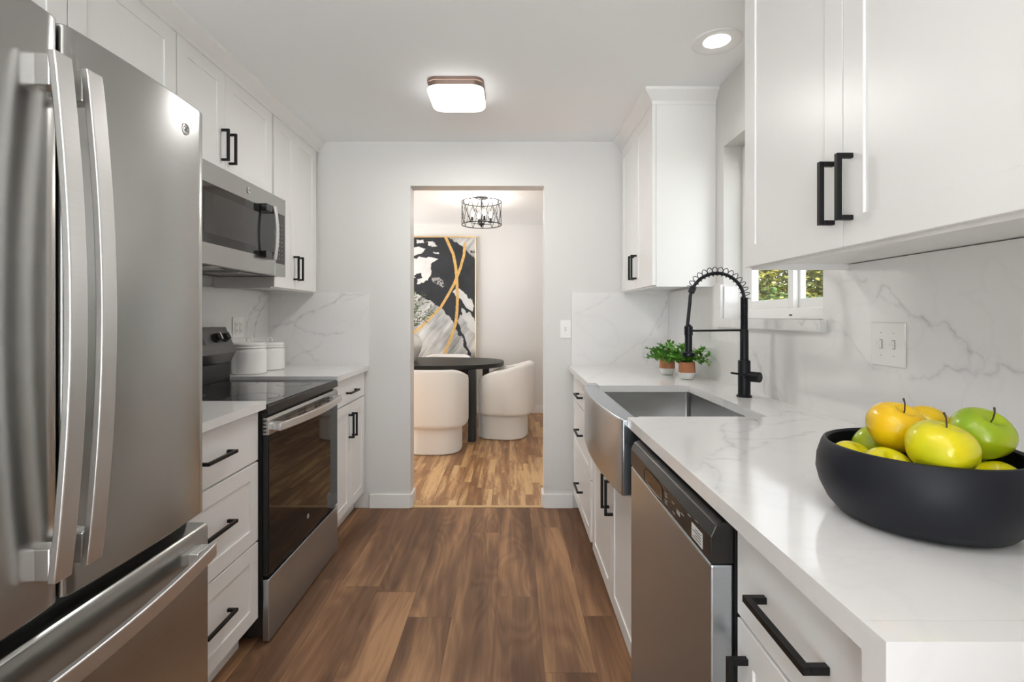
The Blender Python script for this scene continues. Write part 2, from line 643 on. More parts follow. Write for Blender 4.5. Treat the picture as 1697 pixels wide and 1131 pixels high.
# ---- shell
o = MB().box(XL - .15, XR + .17, YB - .15, YF, -.05, 0).build('floor', FLOORK); struct(o)
o = MB().box(DXL, DXR, YF + .03, DY + .12, -.05, 0.0).build('floor', FLOORD); struct(o)
o = MB().box(DL, DR, YF, YF + .03, -.05, 0.004).build('trim_1', THRESH); struct(o)
tag(o, 'thin light wood threshold strip across the doorway floor')
o = MB().box(XL - .15, XR + .17, YB - .15, YF + .12, H, H + .15).build('ceiling', CEIL); struct(o)
o = MB().box(DXL - .1, DXR + .1, YF + .12, DY + .12, HD, HD + .1).build('ceiling', CEIL); struct(o)
o = MB().box(XL - .15, XL, YB - .15, YF + .12, 0, H).build('wall_left', WHITE_WALL); struct(o)
w = MB()
XO = XR + .17
w.box(XR, XO, YB - .15, WY0, 0, H).box(XR, XO, WY1, YF + .12, 0, H).box(XR, XO, WY0, WY1, 0, WZ0 - .04).box(XR, XO, WY0, WY1, WZ1, H)
struct(w.build('wall_right', WHITE_WALL))
w = MB()
w.box(XL, DL, YF, YF + .12, 0, H).box(DR, XR, YF, YF + .12, 0, H).box(DL, DR, YF, YF + .12, DT, H)
struct(w.build('wall_far', WHITE_WALL))
w = MB()
BX0, BX1, BZ0, BZ1 = -1.50, 0.94, 0.06, 2.34
w.box(XL, BX0, YB - .15, YB, 0, H).box(BX1, XR, YB - .15, YB, 0, H).box(BX0, BX1, YB - .15, YB, 0, BZ0).box(BX0, BX1, YB - .15, YB, BZ1, H)
struct(w.build('wall_back', WHITE_WALL))
struct(MB().box(.48, XR, -1.5, -.34, 0, H).build('light_blocker_tall', WHITE_WALL))  # unseen tall block, added to keep back light off the waterfall panel
struct(MB().box(.36, XR, -.30, -.18, 0, 1.12).build('light_blocker_low', WHITE_WALL))  # low block out of view, added to shade the near worktop end
# dining walls
struct(MB().box(DXL, DXR, DY, DY + .12, 0, HD).build('wall_dining_far', WHITE_WALL))
struct(MB().box(DXR, DXR + .1, YF + .12, DY + .12, 0, HD).build('wall_dining_right', WHITE_WALL))
w = MB()
w.box(DXL - .1, DXL, YF + .12, 3.7, 0, HD).box(DXL - .1, DXL, 6.3, DY + .12, 0, HD).box(DXL - .1, DXL, 3.7, 6.3, 0, .1).box(DXL - .1, DXL, 3.7, 6.3, 2.25, HD)
struct(w.build('wall_dining_left', WHITE_WALL))
struct(MB().box(DXL, XL - .15, YF, YF + .12, 0, HD).box(XO, DXR, YF, YF + .12, 0, HD).build('wall_dining_near', WHITE_WALL))
# baseboards
bb = MB().box(-.93, DL, YF - .014, YF, 0, .092).box(DL - .0, DL + .014, YF - .014, YF + .12, 0.004, .092)
struct(bb.build('baseboard_left', TRIM, bevel=.003))
bb = MB().box(DR, .40, YF - .014, YF, 0, .092).box(DR - .014, DR, YF - .014, YF + .12, 0.004, .092)
struct(bb.build('baseboard_right', TRIM, bevel=.003))
struct(MB().box(DXL, DXR, DY - .014, DY, 0, .095).build('baseboard_far', TRIM, bevel=.003))

# ---- window over the sink
def window(n, label, plane, a0, a1, z0, z1, d0, d1, mull, parent=None):
    """frame + sashes around panes; plane 'X' (wall runs along Y) or 'Y'"""
    r = bpy.data.objects.new('window_%d' % n, None); COL.objects.link(r)
    r.location = {'X': ((d0 + d1) / 2, (a0 + a1) / 2, z0), 'Y': ((a0 + a1) / 2, (d0 + d1) / 2, z0)}[plane]
    struct(r); r['label'] = label

    def B(m, u0, u1, v0, v1, e0, e1):
        if plane == 'X': m.box(e0, e1, u0, u1, v0, v1)
        else: m.box(u0, u1, e0, e1, v0, v1)
    f = MB(); t = .045
    B(f, a0, a0 + t, z0, z1, d0, d1); B(f, a1 - t, a1, z0, z1, d0, d1)
    B(f, a0 + t, a1 - t, z0, z0 + t, d0, d1); B(f, a0 + t, a1 - t, z1 - t, z1, d0, d1)
    f.build('window_frame', VINYL, r, .003)
    dm = (d0 + d1) / 2
    edges = [a0 + t] + mull + [a1 - t]
    for i in range(len(edges) - 1):
        u0, u1 = edges[i], edges[i + 1]
        e0, e1 = (d0 + .008, dm) if i % 2 else (dm, d1 - .008)
        if i > 0: u0 -= .012
        if i < len(edges) - 2: u1 += .012
        s = MB(); q = .038
        B(s, u0, u0 + q, z0 + t, z1 - t, e0, e1); B(s, u1 - q, u1, z0 + t, z1 - t, e0, e1)
        B(s, u0 + q, u1 - q, z0 + t, z0 + t + q, e0, e1); B(s, u0 + q, u1 - q, z1 - t - q, z1 - t, e0, e1)
        so = s.build('sash', VINYL, r, .002)
        pn = MB(); em = (e0 + e1) / 2
        B(pn, u0 + q, u1 - q, z0 + t + q, z1 - t - q, em - .002, em + .002)
        pn.build('pane', PANE, so)
    return r


win = window(1, 'white sliding window above the sink looking onto green shrubs', 'X', WY0, WY1, WZ0, WZ1, 1.125, 1.185, [2.04])
V_SILL = [(1.0, [(1.72, 1.238), (1.735, 1.222), (1.75, 1.238)]), (.8, [(1.66, 1.235), (1.645, 1.215)]), (.6, [(2.31, 1.24), (2.30, 1.21)])]
# stone sill: top slab, nosing in front of the backsplash
sl = slab('window_sill', [WY0 - .02, WY1 + .04], [1.203, 1.243], lambda a, b: True, 'YZ', .998, 1.022, V_SILL, win)
tag(sl, 'white marble sill with grey veins')
boxp('sill_board', MARBLE, win, 1.022, 1.185, WY0, WY1, 1.213, 1.2425)
boxp('jamb_lining', MARBLE, win, 1.035, 1.124, WY1 - .012, WY1 + .0, 1.2425, 1.40)
m_ = MB().box(1.1235, 1.125, 2.02, 2.04, 1.256, 1.262)
m_.build('maker_mark', DARKSLOT, win)
window(2, 'large added back window, unseen, lighting the room', 'Y', BX0, BX1, BZ0, BZ1, YB - .12, YB - .05, [-.25])  # opening added behind the camera to let light into the room
window(3, 'dining room window', 'X', 3.7, 6.3, .1, 2.25, DXL - .09, DXL - .03, [5.0])

# ---- crown moulding along the cabinets
cr = [(-1.262, 2.328), (-1.262, 2.345), (-1.225, 2.385), (-1.225, 2.40), (-1.60, 2.40), (-1.60, 2.328)]
struct(MB().prism(cr, 'Y', -.3, YF - .001).build('trim_2', TRIM))
def crown_right(n, y0, y1):
    # mitred: front face along Y plus returns at the exposed ends
    X0, X1 = .712, .667
    z = [2.328, 2.345, 2.385, 2.40]
    off = [0.003, 0.003, .045, .045]
    vs = []; fs = []
    ends = []
    for zz, d in zip(z, off):
        vs += [(XR - .001, y0 - (d if n != 9 else 0), zz), (.712 - d, y0 - d, zz), (.712 - d, y1, zz), (XR - .001, y1, zz)]
    for i in range(3):
        for k in range(4):
            a, b = i * 4 + k, i * 4 + (k + 1) % 4
            fs.append((a, b, b + 4, a + 4))
    fs += [(0, 1, 2, 3), (15, 14, 13, 12)]
    struct(MB().add(vs, fs).build('trim_%d' % n, TRIM))
crown_right(3, 2.55, YF - .001)
crown_right(4, .60, 1.545)

# ------------------------------------------------------------------ marble worktops and splashbacks
V_RB = [
 (1,[(1.364,1.327),(1.339,1.303),(1.323,1.281),(1.288,1.258),(1.255,1.248),(1.223,1.232),(1.18,1.24),(1.168,1.226),(1.157,1.205),(1.131,1.193),(1.12,1.17)]),
 (0.6,[(1.12,1.178),(1.103,1.177),(1.087,1.162),(1.095,1.136),(1.106,1.123)]),
 (0.4,[(1.087,1.162),(1.065,1.17),(1.047,1.164)]),
 (0.9,[(1.288,1.099),(1.266,1.095),(1.23,1.1),(1.183,1.133),(1.161,1.13),(1.131,1.139),(1.106,1.123),(1.073,1.133),(1.053,1.151),(1.038,1.148),(1.025,1.14),(1.002,1.142),(0.977,1.149),(0.944,1.143)]),
 (0.4,[(1.12,1.167),(1.118,1.136)]),
 (0.5,[(1.395,1.312),(1.352,1.288),(1.323,1.275)]),
 (0.5,[(1.542,1.207),(1.51,1.176),(1.45,1.128),(1.404,1.101),(1.36,1.108),(1.335,1.106)]),
 (0.25,[(1.323,1.096),(1.311,1.064),(1.273,1.025)]),
 (0.6,[(1.58,1.389),(1.554,1.367),(1.51,1.358),(1.496,1.373),(1.473,1.361),(1.451,1.354)]),
 (0.45,[(1.617,1.249),(1.564,1.226),(1.51,1.175),(1.455,1.129),(1.414,1.108)]),
 (0.8,[(2.142,1.12),(2.104,1.082),(2.077,1.045),(2.016,0.999)]),
 (0.8,[(1.411,1.308),(1.39,1.337),(1.363,1.328),(1.331,1.29),(1.276,1.256)]),
 (1,[(2.101,1.096),(2.07,1.053),(2.033,0.975),(2.025,0.932)]),
 (0.5,[(1.968,0.984),(1.876,0.935)]),
 (0.8,[(2.537,1.047),(2.51,1.028),(2.472,1.016)]),
 (0.8,[(1.771,1.239),(1.752,1.224),(1.721,1.237)]),
]
V_FW = [
 (0.4,[(0.406,1.264),(0.497,1.302),(0.601,1.358),(0.65,1.4)]),
 (0.5,[(0.639,0.934),(0.692,0.986),(0.754,1.021),(0.824,1.08),(0.859,1.08),(0.88,1.108)]),
 (0.7,[(1.005,1.323),(0.977,1.268),(0.935,1.191),(0.907,1.135)]),
 (0.5,[(1.015,1.247),(0.949,1.177)]),
 (0.7,[(0.859,1.059),(0.859,0.996),(0.887,0.941),(0.88,1.003),(0.866,1.038)]),
 (1.3,[(1.012,1.351),(1.001,1.316)]),
 (1,[(-1.574,1.164),(-1.517,1.196),(-1.454,1.206),(-1.402,1.227),(-1.371,1.263),(-1.308,1.284),(-1.225,1.316),(-1.151,1.352),(-1.11,1.394),(-1.005,1.394),(-0.932,1.404)]),
 (0.8,[(-1.574,1.185),(-1.496,1.206),(-1.423,1.222),(-1.412,1.196),(-1.36,1.164),(-1.329,1.154),(-1.225,1.133),(-1.099,1.149)]),
 (0.6,[(-1.465,0.935),(-1.433,0.982),(-1.36,1.018),(-1.287,1.039),(-1.235,1.091)]),
 (0.4,[(-1.318,1.008),(-1.266,0.961)]),
 (0.5,[(-1.099,1.352),(-0.995,1.384)]),
]
V_LB = [
 (1.2,[(3.163,1.379),(3.173,1.349),(3.094,1.297),(3.038,1.248),(3.019,1.2),(3.001,1.124)]),
 (1.2,[(3.163,1.379),(3.299,1.41)]),
 (1.2,[(3.234,1.33),(3.153,1.258),(3.113,1.199),(3.104,1.13)]),
 (1,[(3.094,1.297),(3.173,1.288),(3.234,1.33),(3.299,1.374)]),
]
V_CT = [
 (0.9,[(0.642,1.515),(0.597,1.429),(0.556,1.313),(0.547,1.241),(0.559,1.215)]),
 (0.6,[(0.686,1.568),(0.699,1.546),(0.748,1.568)]),
 (0.8,[(0.626,1.386),(0.662,1.411),(0.739,1.495),(0.777,1.495),(0.841,1.536),(0.912,1.568)]),
 (0.8,[(0.56,1.321),(0.604,1.313),(0.656,1.313),(0.712,1.321),(0.778,1.357),(0.836,1.403)]),
 (0.7,[(0.547,1.241),(0.563,1.202),(0.617,1.248),(0.656,1.284)]),
 (0.6,[(0.458,1.159),(0.504,1.215),(0.549,1.255)]),
 (0.6,[(0.437,1.13),(0.478,1.136),(0.502,1.119),(0.557,1.202)]),
 (0.6,[(0.416,1.108),(0.43,1.087),(0.42,1.018),(0.402,0.966),(0.38,0.934),(0.372,0.897)]),
 (0.4,[(0.381,1.037),(0.422,1.108)]),
 (0.6,[(0.594,1.411),(0.626,1.386)]),
 (1.3,[(0.753,1.579),(0.744,1.505)]),
 (0.7,[(0.801,1.612),(0.853,1.624),(0.925,1.697),(0.968,1.697),(0.956,1.636),(0.985,1.579)]),
 (0.4,[(0.92,1.819),(0.904,1.66),(0.987,1.697)]),
 (0.4,[(0.381,2.521),(0.483,2.802),(0.586,3.027)]),
 (0.5,[(0.664,3.153),(0.777,3.153),(0.84,3.089)]),
 (0.6,[(0.345,1.344),(0.345,1.321)]),
]



def ct_in(x, y):
    if .405 - .5 < x < .405 and 1.60 < y < 2.43: return False
    if .40 < x < .82 and 1.61 < y < 2.335: return False
    return True


ct = slab('worktop', [.368, .405, .82, 1.020], [.53, 1.60, 1.61, 2.335, 2.43, 3.285], ct_in, 'XY', CZ, .903, V_CT)
tag(ct, 'long white marble worktop around the sink with the bowl on it', 'worktop')
wf = slab('waterfall_panel', [.368, 1.020], [.0, CZ], lambda a, b: True, 'XZ', .495, .5295, [])
tag(wf, 'white marble end panel dropping from the near end of the right worktop', 'end panel')
o = slab('worktop', [-1.586, -.931], [1.335, 1.909], lambda a, b: True, 'XY', CZ, .903, [])
tag(o, 'short white marble worktop between the fridge and the range', 'worktop')
o = slab('worktop', [-1.586, -.931], [2.693, 3.285], lambda a, b: True, 'XY', CZ, .903,
         [(.4, [(-1.3, 2.75), (-1.2, 2.9), (-1.0, 2.95)])])
tag(o, 'white marble worktop beyond the range with the canisters on it', 'worktop')


def rb_in(y, z):
    if WY0 < y < WY1 and z > 1.205: return False
    return True


o = slab('splashback', [.50, WY0, WY1, 3.30], [CZ, 1.205, 1.41], rb_in, 'YZ', 1.020, 1.034, V_RB)
tag(o, 'white marble splashback running behind the sink and the fruit bowl', 'splashback')
o = slab('splashback', [.390, 1.0195], [CZ, 1.41], lambda a, b: True, 'XZ', 3.285, 3.2995, V_FW)
tag(o, 'white marble splashback on the far wall right of the doorway', 'splashback')
o = slab('splashback', [-1.5855, -.931], [CZ, 1.41], lambda a, b: True, 'XZ', 3.285, 3.2995, V_FW)
tag(o, 'white marble splashback on the far wall left of the doorway', 'splashback')
o = slab('splashback', [1.33, 1.915, 2.69, 3.30], [.89, CZ, 1.41], lambda a, b: b > CZ or 1.915 < a < 2.69, 'YZ', -1.586, -1.5995, V_LB)
tag(o, 'white marble splashback behind the range and the canisters', 'splashback')

# ------------------------------------------------------------------ cabinets


def shaker(name, parent, side, xf, y0, y1, z0, z1, flat=False, st=.062, rec=.005, t=.019):
    """front in a plane of constant X; side=+1 faces +X (left run), -1 faces -X (right run)"""
    g = .0015
    y0 += g; y1 -= g; z0 += g; z1 -= g
    m = MB()
    if flat:
        m.box(*sorted((xf, xf - side * t)), y0, y1, z0, z1)
    else:
        def ring(a, d, x): return [(x, y0 + a, z0 + d), (x, y1 - a, z0 + d), (x, y1 - a, z1 - d), (x, y0 + a, z1 - d)]
        vs = ring(0, 0, xf - side * t) + ring(0, 0, xf) + ring(st, st, xf) + ring(st, st, xf - side * rec)
        fs = [(3, 2, 1, 0)]
        for k in range(3):
            for i in range(4):
                a, b = k * 4 + i, k * 4 + (i + 1) % 4
                fs.append((a, b, b + 4, a + 4))
        fs.append((12, 13, 14, 15))
        m.add(vs, fs)
    return m.build(name, CAB, parent, .0012)


def pull(parent, side, xf, y, z, L=.14, horiz=False, s=.0105, so=.034):
    """square matte black bar pull centred at y, z"""
    m = MB()
    xo = xf + side * so; xi = xo - side * s
    X = sorted((xo, xi)); P = sorted((xi, xf))
    h = L / 2
    if horiz:
        m.box(*X, y - h, y + h, z - s / 2, z + s / 2)
        m.box(*P, y - h, y - h + s, z - s / 2, z + s / 2).box(*P, y + h - s, y + h, z - s / 2, z + s / 2)
    else:
        m.box(*X, y - s / 2, y + s / 2, z - h, z + h)
        m.box(*P, y - s / 2, y + s / 2, z - h, z - h + s).box(*P, y - s / 2, y + s / 2, z + h - s, z + h)
    o = m.build('handle', BLACK, parent, .0008)
    o['label'] = 'matte black bar pull'
    return o


UL, UR = -1.269, .712       # upper fronts
BL, BR = -.956, .395        # base fronts


def upper(side, y0, y1, z0, z1, doors, label, handles='in', recess=True, wall=None, group=None):
    xf = UL if side > 0 else UR
    wx = XL + .001 if side > 0 else XR - .001
    r = empty('wall_cabinet', ((xf + wx) / 2, (y0 + y1) / 2, z0), label, 'cabinet', group)
    xb = xf - side * .020
    b = MB(); t = .016
    a0, a1 = sorted((xb, wx))
    zb = z0 + (.018 if recess else 0)
    b.box(a0, a1, y0 + .001, y1 - .001, zb, z1)
    if recess:  # rails under the box
        e = sorted((xb, xb - side * .018))
        b.box(*e, y0 + .001, y1 - .001, z0, zb)
        c0, c1 = (a0, e[0]) if side > 0 else (e[1], a1)
        b.box(c0, c1, y0 + .001, y0 + t, z0, zb).box(c0, c1, y1 - t, y1 - .001, z0, zb)
    b.build('body', CAB, r)
    n = len(doors) - 1
    for i in range(n):
        d = shaker('door', r, side, xf, doors[i], doors[i + 1], z0 + .006, z1 - .006)
        if handles:
            if n == 2:
                hy = doors[i + 1] - .03 if i == 0 else doors[i] + .03
            else:
                hy = doors[i + 1] - .03
            pull(d, side, xf, hy, z0 + .05 + .07 + .01)
    return r


upper(-1, .626, 1.54, 1.395, 2.34, [.626, 1.084, 1.54], 'large white wall cabinet nearest on the right, above the fruit bowl')
upper(-1, 2.55, 3.298, 1.405, 2.34, [2.55, 2.905, 3.27], 'narrow white wall cabinet on the right between window and far wall')
upper(1, 2.690, 3.298, 1.405, 2.34, [2.690, 2.962, 3.27], 'tall white wall cabinet in the far left corner above the canisters')
upper(1, 1.910, 2.688, 1.875, 2.34, [1.910, 2.234, 2.688 - .02], 'short white wall cabinet above the microwave', recess=False)
upper(1, 1.441, 1.906, 1.405, 2.34, [1.441, 1.906], 'white wall cabinet between the fridge and the microwave', handles=None)
upper(1, .50, 1.439, 1.83, 2.34, [.50, .972, 1.439], 'white wall cabinet above the fridge', handles=None, recess=False)


def base(side, y0, y1, fronts, label, z0=.112, ztop=.902):
    xf = BL if side > 0 else BR
    wx = XL + .003 if side > 0 else XR - .003
    r = empty('base_cabinet', ((xf + wx) / 2, (y0 + y1) / 2, 0), label, 'cabinet')
    xb = xf - side * .020
    b = MB()
    b.box(*sorted((xb, wx)), y0 + .001, y1 - .001, z0, ztop)
    b.build('body', CAB, r)
    boxp('toe_kick', CAB, r, *sorted((xb - side * .055, wx)), y0 + .001, y1 - .001, .001, z0)
    for f in fronts:
        k = f[0]
        d = shaker('drawer' if k == 'd' else 'door', r, side, xf, f[1], f[2], f[3], f[4], flat=f[5], st=f[7] if len(f) > 7 else .055)
        if k == 'd':
            pull(d, side, xf, (f[1] + f[2]) / 2, f[6], L=.165, horiz=True)
        else:
            pull(d, side, xf, f[6][0], f[6][1])
    return r


base(1, 1.335, 1.903, [('d', 1.335, 1.90, .712, .895, True, .80), ('d', 1.335, 1.90, .41, .708, False, .565), ('d', 1.335, 1.90, .116, .406, False, .265)],
     'white three-drawer base cabinet between the fridge and the range')
base(1, 2.697, 3.284, [('d', 2.70, 3.27, .745, .895, True, .81), ('D', 2.70, 2.985, .116, .741, False, (2.955, .61)), ('D', 2.985, 3.27, .116, .741, False, (3.015, .61))],
     'white base cabinet with drawer over two doors in the far left corner')
base(-1, 2.462, 3.284, [('d', 2.53, 3.22, .735, .895, True, .80), ('d', 2.53, 3.22, .43, .731, False, .59), ('d', 2.53, 3.22, .116, .426, False, .275)],
     'white three-drawer base cabinet right of the doorway beyond the sink')
base(-1, 1.53, 2.460, [('D', 1.55, 2.005, .116, .655, False, (1.965, .545)), ('D', 2.005, 2.46, .116, .655, False, (2.045, .545))],
     'white two-door base cabinet under the farmhouse sink', ztop=.665)
base(-1, .5305, .885, [('d', .5305, .883, .733, .895, True, .812), ('D', .5305, .883, .116, .729, False, (.845, .61))],
     'white base cabinet nearest on the right, under the bowl end of the worktop')


# ------------------------------------------------------------------ marks
def text_mesh(name, s, m, parent, loc, size, face, extrude=.0003, align='CENTER'):
    """lettering as a mesh; face '+X', '-X' or '-Y' is the side it looks to"""
    c = bpy.data.curves.new(name, 'FONT')
    c.body = s; c.size = size; c.extrude = extrude; c.align_x = align; c.align_y = 'CENTER'
    t = bpy.data.objects.new(name, c); COL.objects.link(t)
    bpy.context.view_layer.update()
    me = bpy.data.meshes.new_from_object(t.evaluated_get(bpy.context.evaluated_depsgraph_get()))
    bpy.data.objects.remove(t)
    R = {'+X': Matrix(((0, 0, 1), (1, 0, 0), (0, 1, 0))), '-X': Matrix(((0, 0, -1), (-1, 0, 0), (0, 1, 0))),
         '-Y': Matrix(((1, 0, 0), (0, 0, -1), (0, 1, 0))), 'Z': Matrix.Identity(3)}[face]
    off = Vector(loc) - (wloc(parent) if parent else Vector())
    for v in me.vertices:
        v.co = R @ v.co + off
    me.name = name
    me.materials.clear(); me.materials.append(m)
    o = bpy.data.objects.new(name, me); COL.objects.link(o)
    o.parent = parent
    return o


def badge(parent, x, y, z, r, m=None, d=.003):
    b = MB().lathe((x, y, z), [(r * .9, 0), (r, d * .4), (r, d), (r * .86, d), (r * .84, d * .6), (.0005, d * .6)], 32, 'X')
    o = b.build('badge', m or CHROME, parent, smooth=True)
    o['label'] = 'small round monogram badge'
    text_mesh('monogram', 'GE', DARKSLOT, o, (x + d * .62, y, z), r * 1.05, '+X')
    return o


# ------------------------------------------------------------------ fridge
FX, FY0, FY1 = -.800, .486, 1.327
FG = .906
fr = empty('refrigerator', (-1.17, FG, 0), 'large stainless steel french door fridge at the left edge', 'fridge')
boxp('body', mat('fridge_side_grey', (.10, .10, .10), .45, var=.05), fr, -1.56, -.870, FY0 + .006, FY1 - .006, .03, 1.765, bevel=.004)
for fy in (FY0 + .06, FY1 - .06):
    for fx_ in (-.93, -1.5):
        MB().lathe((fx_, fy, .0), [(.02, .0), (.02, .03)], 16).build('foot', PLASTBLK, fr)
boxp('kick_grille', PLASTBLK, fr, -.90, -.875, FY0 + .02, FY1 - .02, .03, .07)


def curved_front(name, y0, y1, z0, z1, xb, bow=.010, r=.012, n=28, parent=None, toproll=0.0):
    """door slab, its face gently convex across its width with rolled vertical edges"""
    yc, hw = (y0 + y1) / 2, (y1 - y0) / 2
    prof = []
    for k in range(n + 1):
        y = y0 + (y1 - y0) * k / n
        u = (y - yc) / hw
        prof.append((FX - bow * u * u, y))
    # rounded edges
    def corner(x, y, sgn):
        return [(x - r + r * math.cos(a), y - sgn * r * (1 - math.sin(a)) * 1.0) for a in np.linspace(0, math.pi / 2, 6)]
    p = [q for q in prof if y0 + r < q[1] < y1 - r]
    c1 = corner(FX - bow, y1, 1); c0 = corner(FX - bow, y0, -1)
    poly = [(xb, y0)] + list(reversed(c0)) + p + c1 + [(xb, y1)]
    return MB().prism(poly, 'Z', z0, z1).build(name, STEEL, parent, .003, smooth=True)


d1 = curved_front('door', FY0, FG - .004, .742, 1.785, -.866, parent=fr)
d2 = curved_front('door', FG + .004, FY1, .742, 1.785, -.866, parent=fr)
fz = MB()
# freezer drawer: front with a rolled, finger-grip top
prof = [(-.866, .09), (FX - .012, .09), (FX - .002, .10), (FX, .12), (FX, .698), (FX - .002, .706), (FX - .008, .711), (-.866, .712)]
fz.prism(prof, 'Y', FY0, FY1)
fd = fz.build('freezer_drawer', STEEL, fr, .002, smooth=True)
boxp('door_gap_seal', PLASTBLK, fr, -.869, -.85, FY0 + .01, FY1 - .01, .70, .76)
boxp('hinge_cover', PLASTBLK, fr, -.95, -.86, FY1 - .09, FY1 - .02, 1.765, 1.79, bevel=.003)


def sweep(path, wv, tv, m=None):
    """rectangular bar along a path; wv = half-width vector, tv = thickness vector at each station"""
    m = m or MB()
    vs = []; fs = []
    for p, w_, t_ in zip(path, wv, tv):
        p, w_, t_ = Vector(p), Vector(w_), Vector(t_)
        vs += [p - w_, p + w_, p + w_ - t_, p - w_ - t_]
    n = len(path)
    for i in range(n - 1):
        for k in range(4):
            a, b = i * 4 + k, i * 4 + (k + 1) % 4
            fs.append((a, b, b + 4, a + 4))
    fs += [(0, 3, 2, 1), tuple(range((n - 1) * 4, n * 4))]
    return m.add(vs, fs)


for dd, yc in ((d1, .8655), (d2, .9315)):
    z0, z1 = .80, 1.705
    path = []; 
    N = 28
    for k in range(N + 1):
        t = k / N
        path.append((-.770 + .028 * math.sin(math.pi * t) ** .9, yc, z0 + (z1 - z0) * t))
    m = sweep(path, [(0, .0175, 0)] * (N + 1), [(.014, 0, 0)] * (N + 1))
    hb = m.build('handle', STEELH, dd, .0025, smooth=True)
    pieces('handle_post', STEELH, hb, [(FX - .012, -.780, yc - .0155, yc + .0155, za, zb) for za, zb in ((z0 + .004, z0 + .06), (z1 - .06, z1 - .004))], .003)
path = []
for k in range(33):
    t = k / 32
    path.append((-.765 + .035 * math.sin(math.pi * t) ** .9, FY0 + .02 + (FY1 - FY0 - .04) * t, .650))
m = sweep(path, [(0, 0, .0175)] * 33, [(.014, 0, 0)] * 33)
hb = m.build('handle', STEELH, fd, .0025, smooth=True)
pieces('handle_post', STEELH, hb, [(FX - .004, -.776, ya, yb, .635, .665) for ya, yb in ((FY0 + .024, FY0 + .08), (FY1 - .08, FY1 - .024))], .003)
badge(d2, FX - .005, 1.240, 1.715, .0145)

# ------------------------------------------------------------------ range
ry0, ry1 = 1.918, 2.683
rg = empty('range', (-1.25, 2.30, 0), 'stainless steel electric range with black glass cooktop against the left wall', 'range')
boxp('body', PLASTBLK, rg, -1.56, -.952, ry0 + .003, ry1 - .003, .03, .885)
for fy in (ry0 + .06, ry1 - .06):
    for fx_ in (-1.02, -1.5):
        MB().lathe((fx_, fy, 0), [(.018, 0), (.018, .03)], 12).build('foot', PLASTBLK, rg)
ck = MB().box(-1.555, -.926, ry0, ry1, .880, .914).build('cooktop', DWBLK, rg, .003)
ck['label'] = 'black glass cooktop'
boxp('glass', GLASSBLK, ck, -1.50, -.934, ry0 + .006, ry1 - .006, .914, .9175, bevel=.0008)
PRINT = mat('cooktop_print', (.03, .03, .03), .3, var=.1)
for bx, by, br in ((-1.08, 2.11, .10), (-1.08, 2.50, .08), (-1.37, 2.11, .075), (-1.37, 2.50, .10)):
    MB().lathe((bx, by, .9175), [(br, 0), (br, .0003), (br - .002, .0003), (br - .002, 0)], 48, closed=True).build('burner_ring', PRINT, ck)
# backguard profile seen from the end
bgp = [(-1.565, .914), (-1.50, .914), (-1.506, 1.005), (-1.483, 1.012), (-1.467, 1.070), (-1.480, 1.105), (-1.522, 1.198), (-1.565, 1.198)]
bg_ = MB().prism([(-1.585, .885), (-1.585, 1.010), (-1.500, 1.010), (-1.5, .9185), (-1.53, .885)], 'Y', ry0 + .004, ry1 - .004).build('backguard', PLASTBLK, rg)
cp = MB().prism([(-1.585, 1.011), (-1.500, 1.011), (-1.468, 1.065), (-1.472, 1.09), (-1.522, 1.198), (-1.585, 1.198)], 'Y', ry0 + .002, ry1 - .002).build('control_panel', SLATE, rg, .002)
nx, nz = .108, .05
nl = math.hypot(nx, nz); nvec = Vector((nx / nl, 0, nz / nl)); tvec = Vector((-nz / nl, 0, nx / nl))
for ky in (1.99, 2.075, 2.545, 2.625):
    c = Vector((-1.497, ky, 1.144))
    k = MB().tube([c, c + nvec * .006, c + nvec * .0065, c + nvec * .026], [.025, .025, .021, .018], 28)
    ko = k.build('knob', PLASTBLK, cp, smooth=True)
    m = MB()
    p = c + nvec * .026
    g = .0045
    vs = []
    for e in (0, .009):
        for s1, s2 in ((-1, -1), (1, -1), (1, 1), (-1, 1)):
            vs.append(p + nvec * e + Vector((0, g * s1, 0)) + tvec * (.019 * s2))
    m.add(vs, [(0, 3, 2, 1), (4, 5, 6, 7), (0, 1, 5, 4), (1, 2, 6, 5), (2, 3, 7, 6), (3, 0, 4, 7)])
    m.build('knob_grip', CHROME, ko, .001)
    mk = MB()
    for q, (a, b) in enumerate(((0, -.040),)):
        c2 = c + tvec * b + Vector((0, a, 0)) + nvec * .001
        s_ = .003
        mk.add([c2 + Vector((0, -s_, 0)) - tvec * s_ * .6, c2 + Vector((0, s_, 0)) - tvec * s_ * .6, c2 + Vector((0, s_, 0)) + tvec * s_ * .6, c2 + Vector((0, -s_, 0)) + tvec * s_ * .6], [(0, 1, 2, 3)])
    mk.build('dial_marking', DARKSLOT, ko)
c = Vector((-1.4965, 2.31, 1.144))
m = MB()
vs = [c + nvec * e + Vector((0, a, 0)) + tvec * b for e in (0, .002) for a, b in ((-.13, -.032), (.13, -.032), (.13, .032), (-.13, .032))]
m.add(vs, [(0, 3, 2, 1), (4, 5, 6, 7), (0, 1, 5, 4), (1, 2, 6, 5), (2, 3, 7, 6), (3, 0, 4, 7)])
m.build('clock_display', GLASSBLK, cp)
# oven door
od = boxp('door', PLASTBLK, rg, -.951, -.931, ry0 + .004, ry1 - .004, .258, .800, bevel=.002)
boxp('glass', OVENGLASS, od, -.931, -.9265, ry0 + .006, ry1 - .006, .262, .800, bevel=.001)
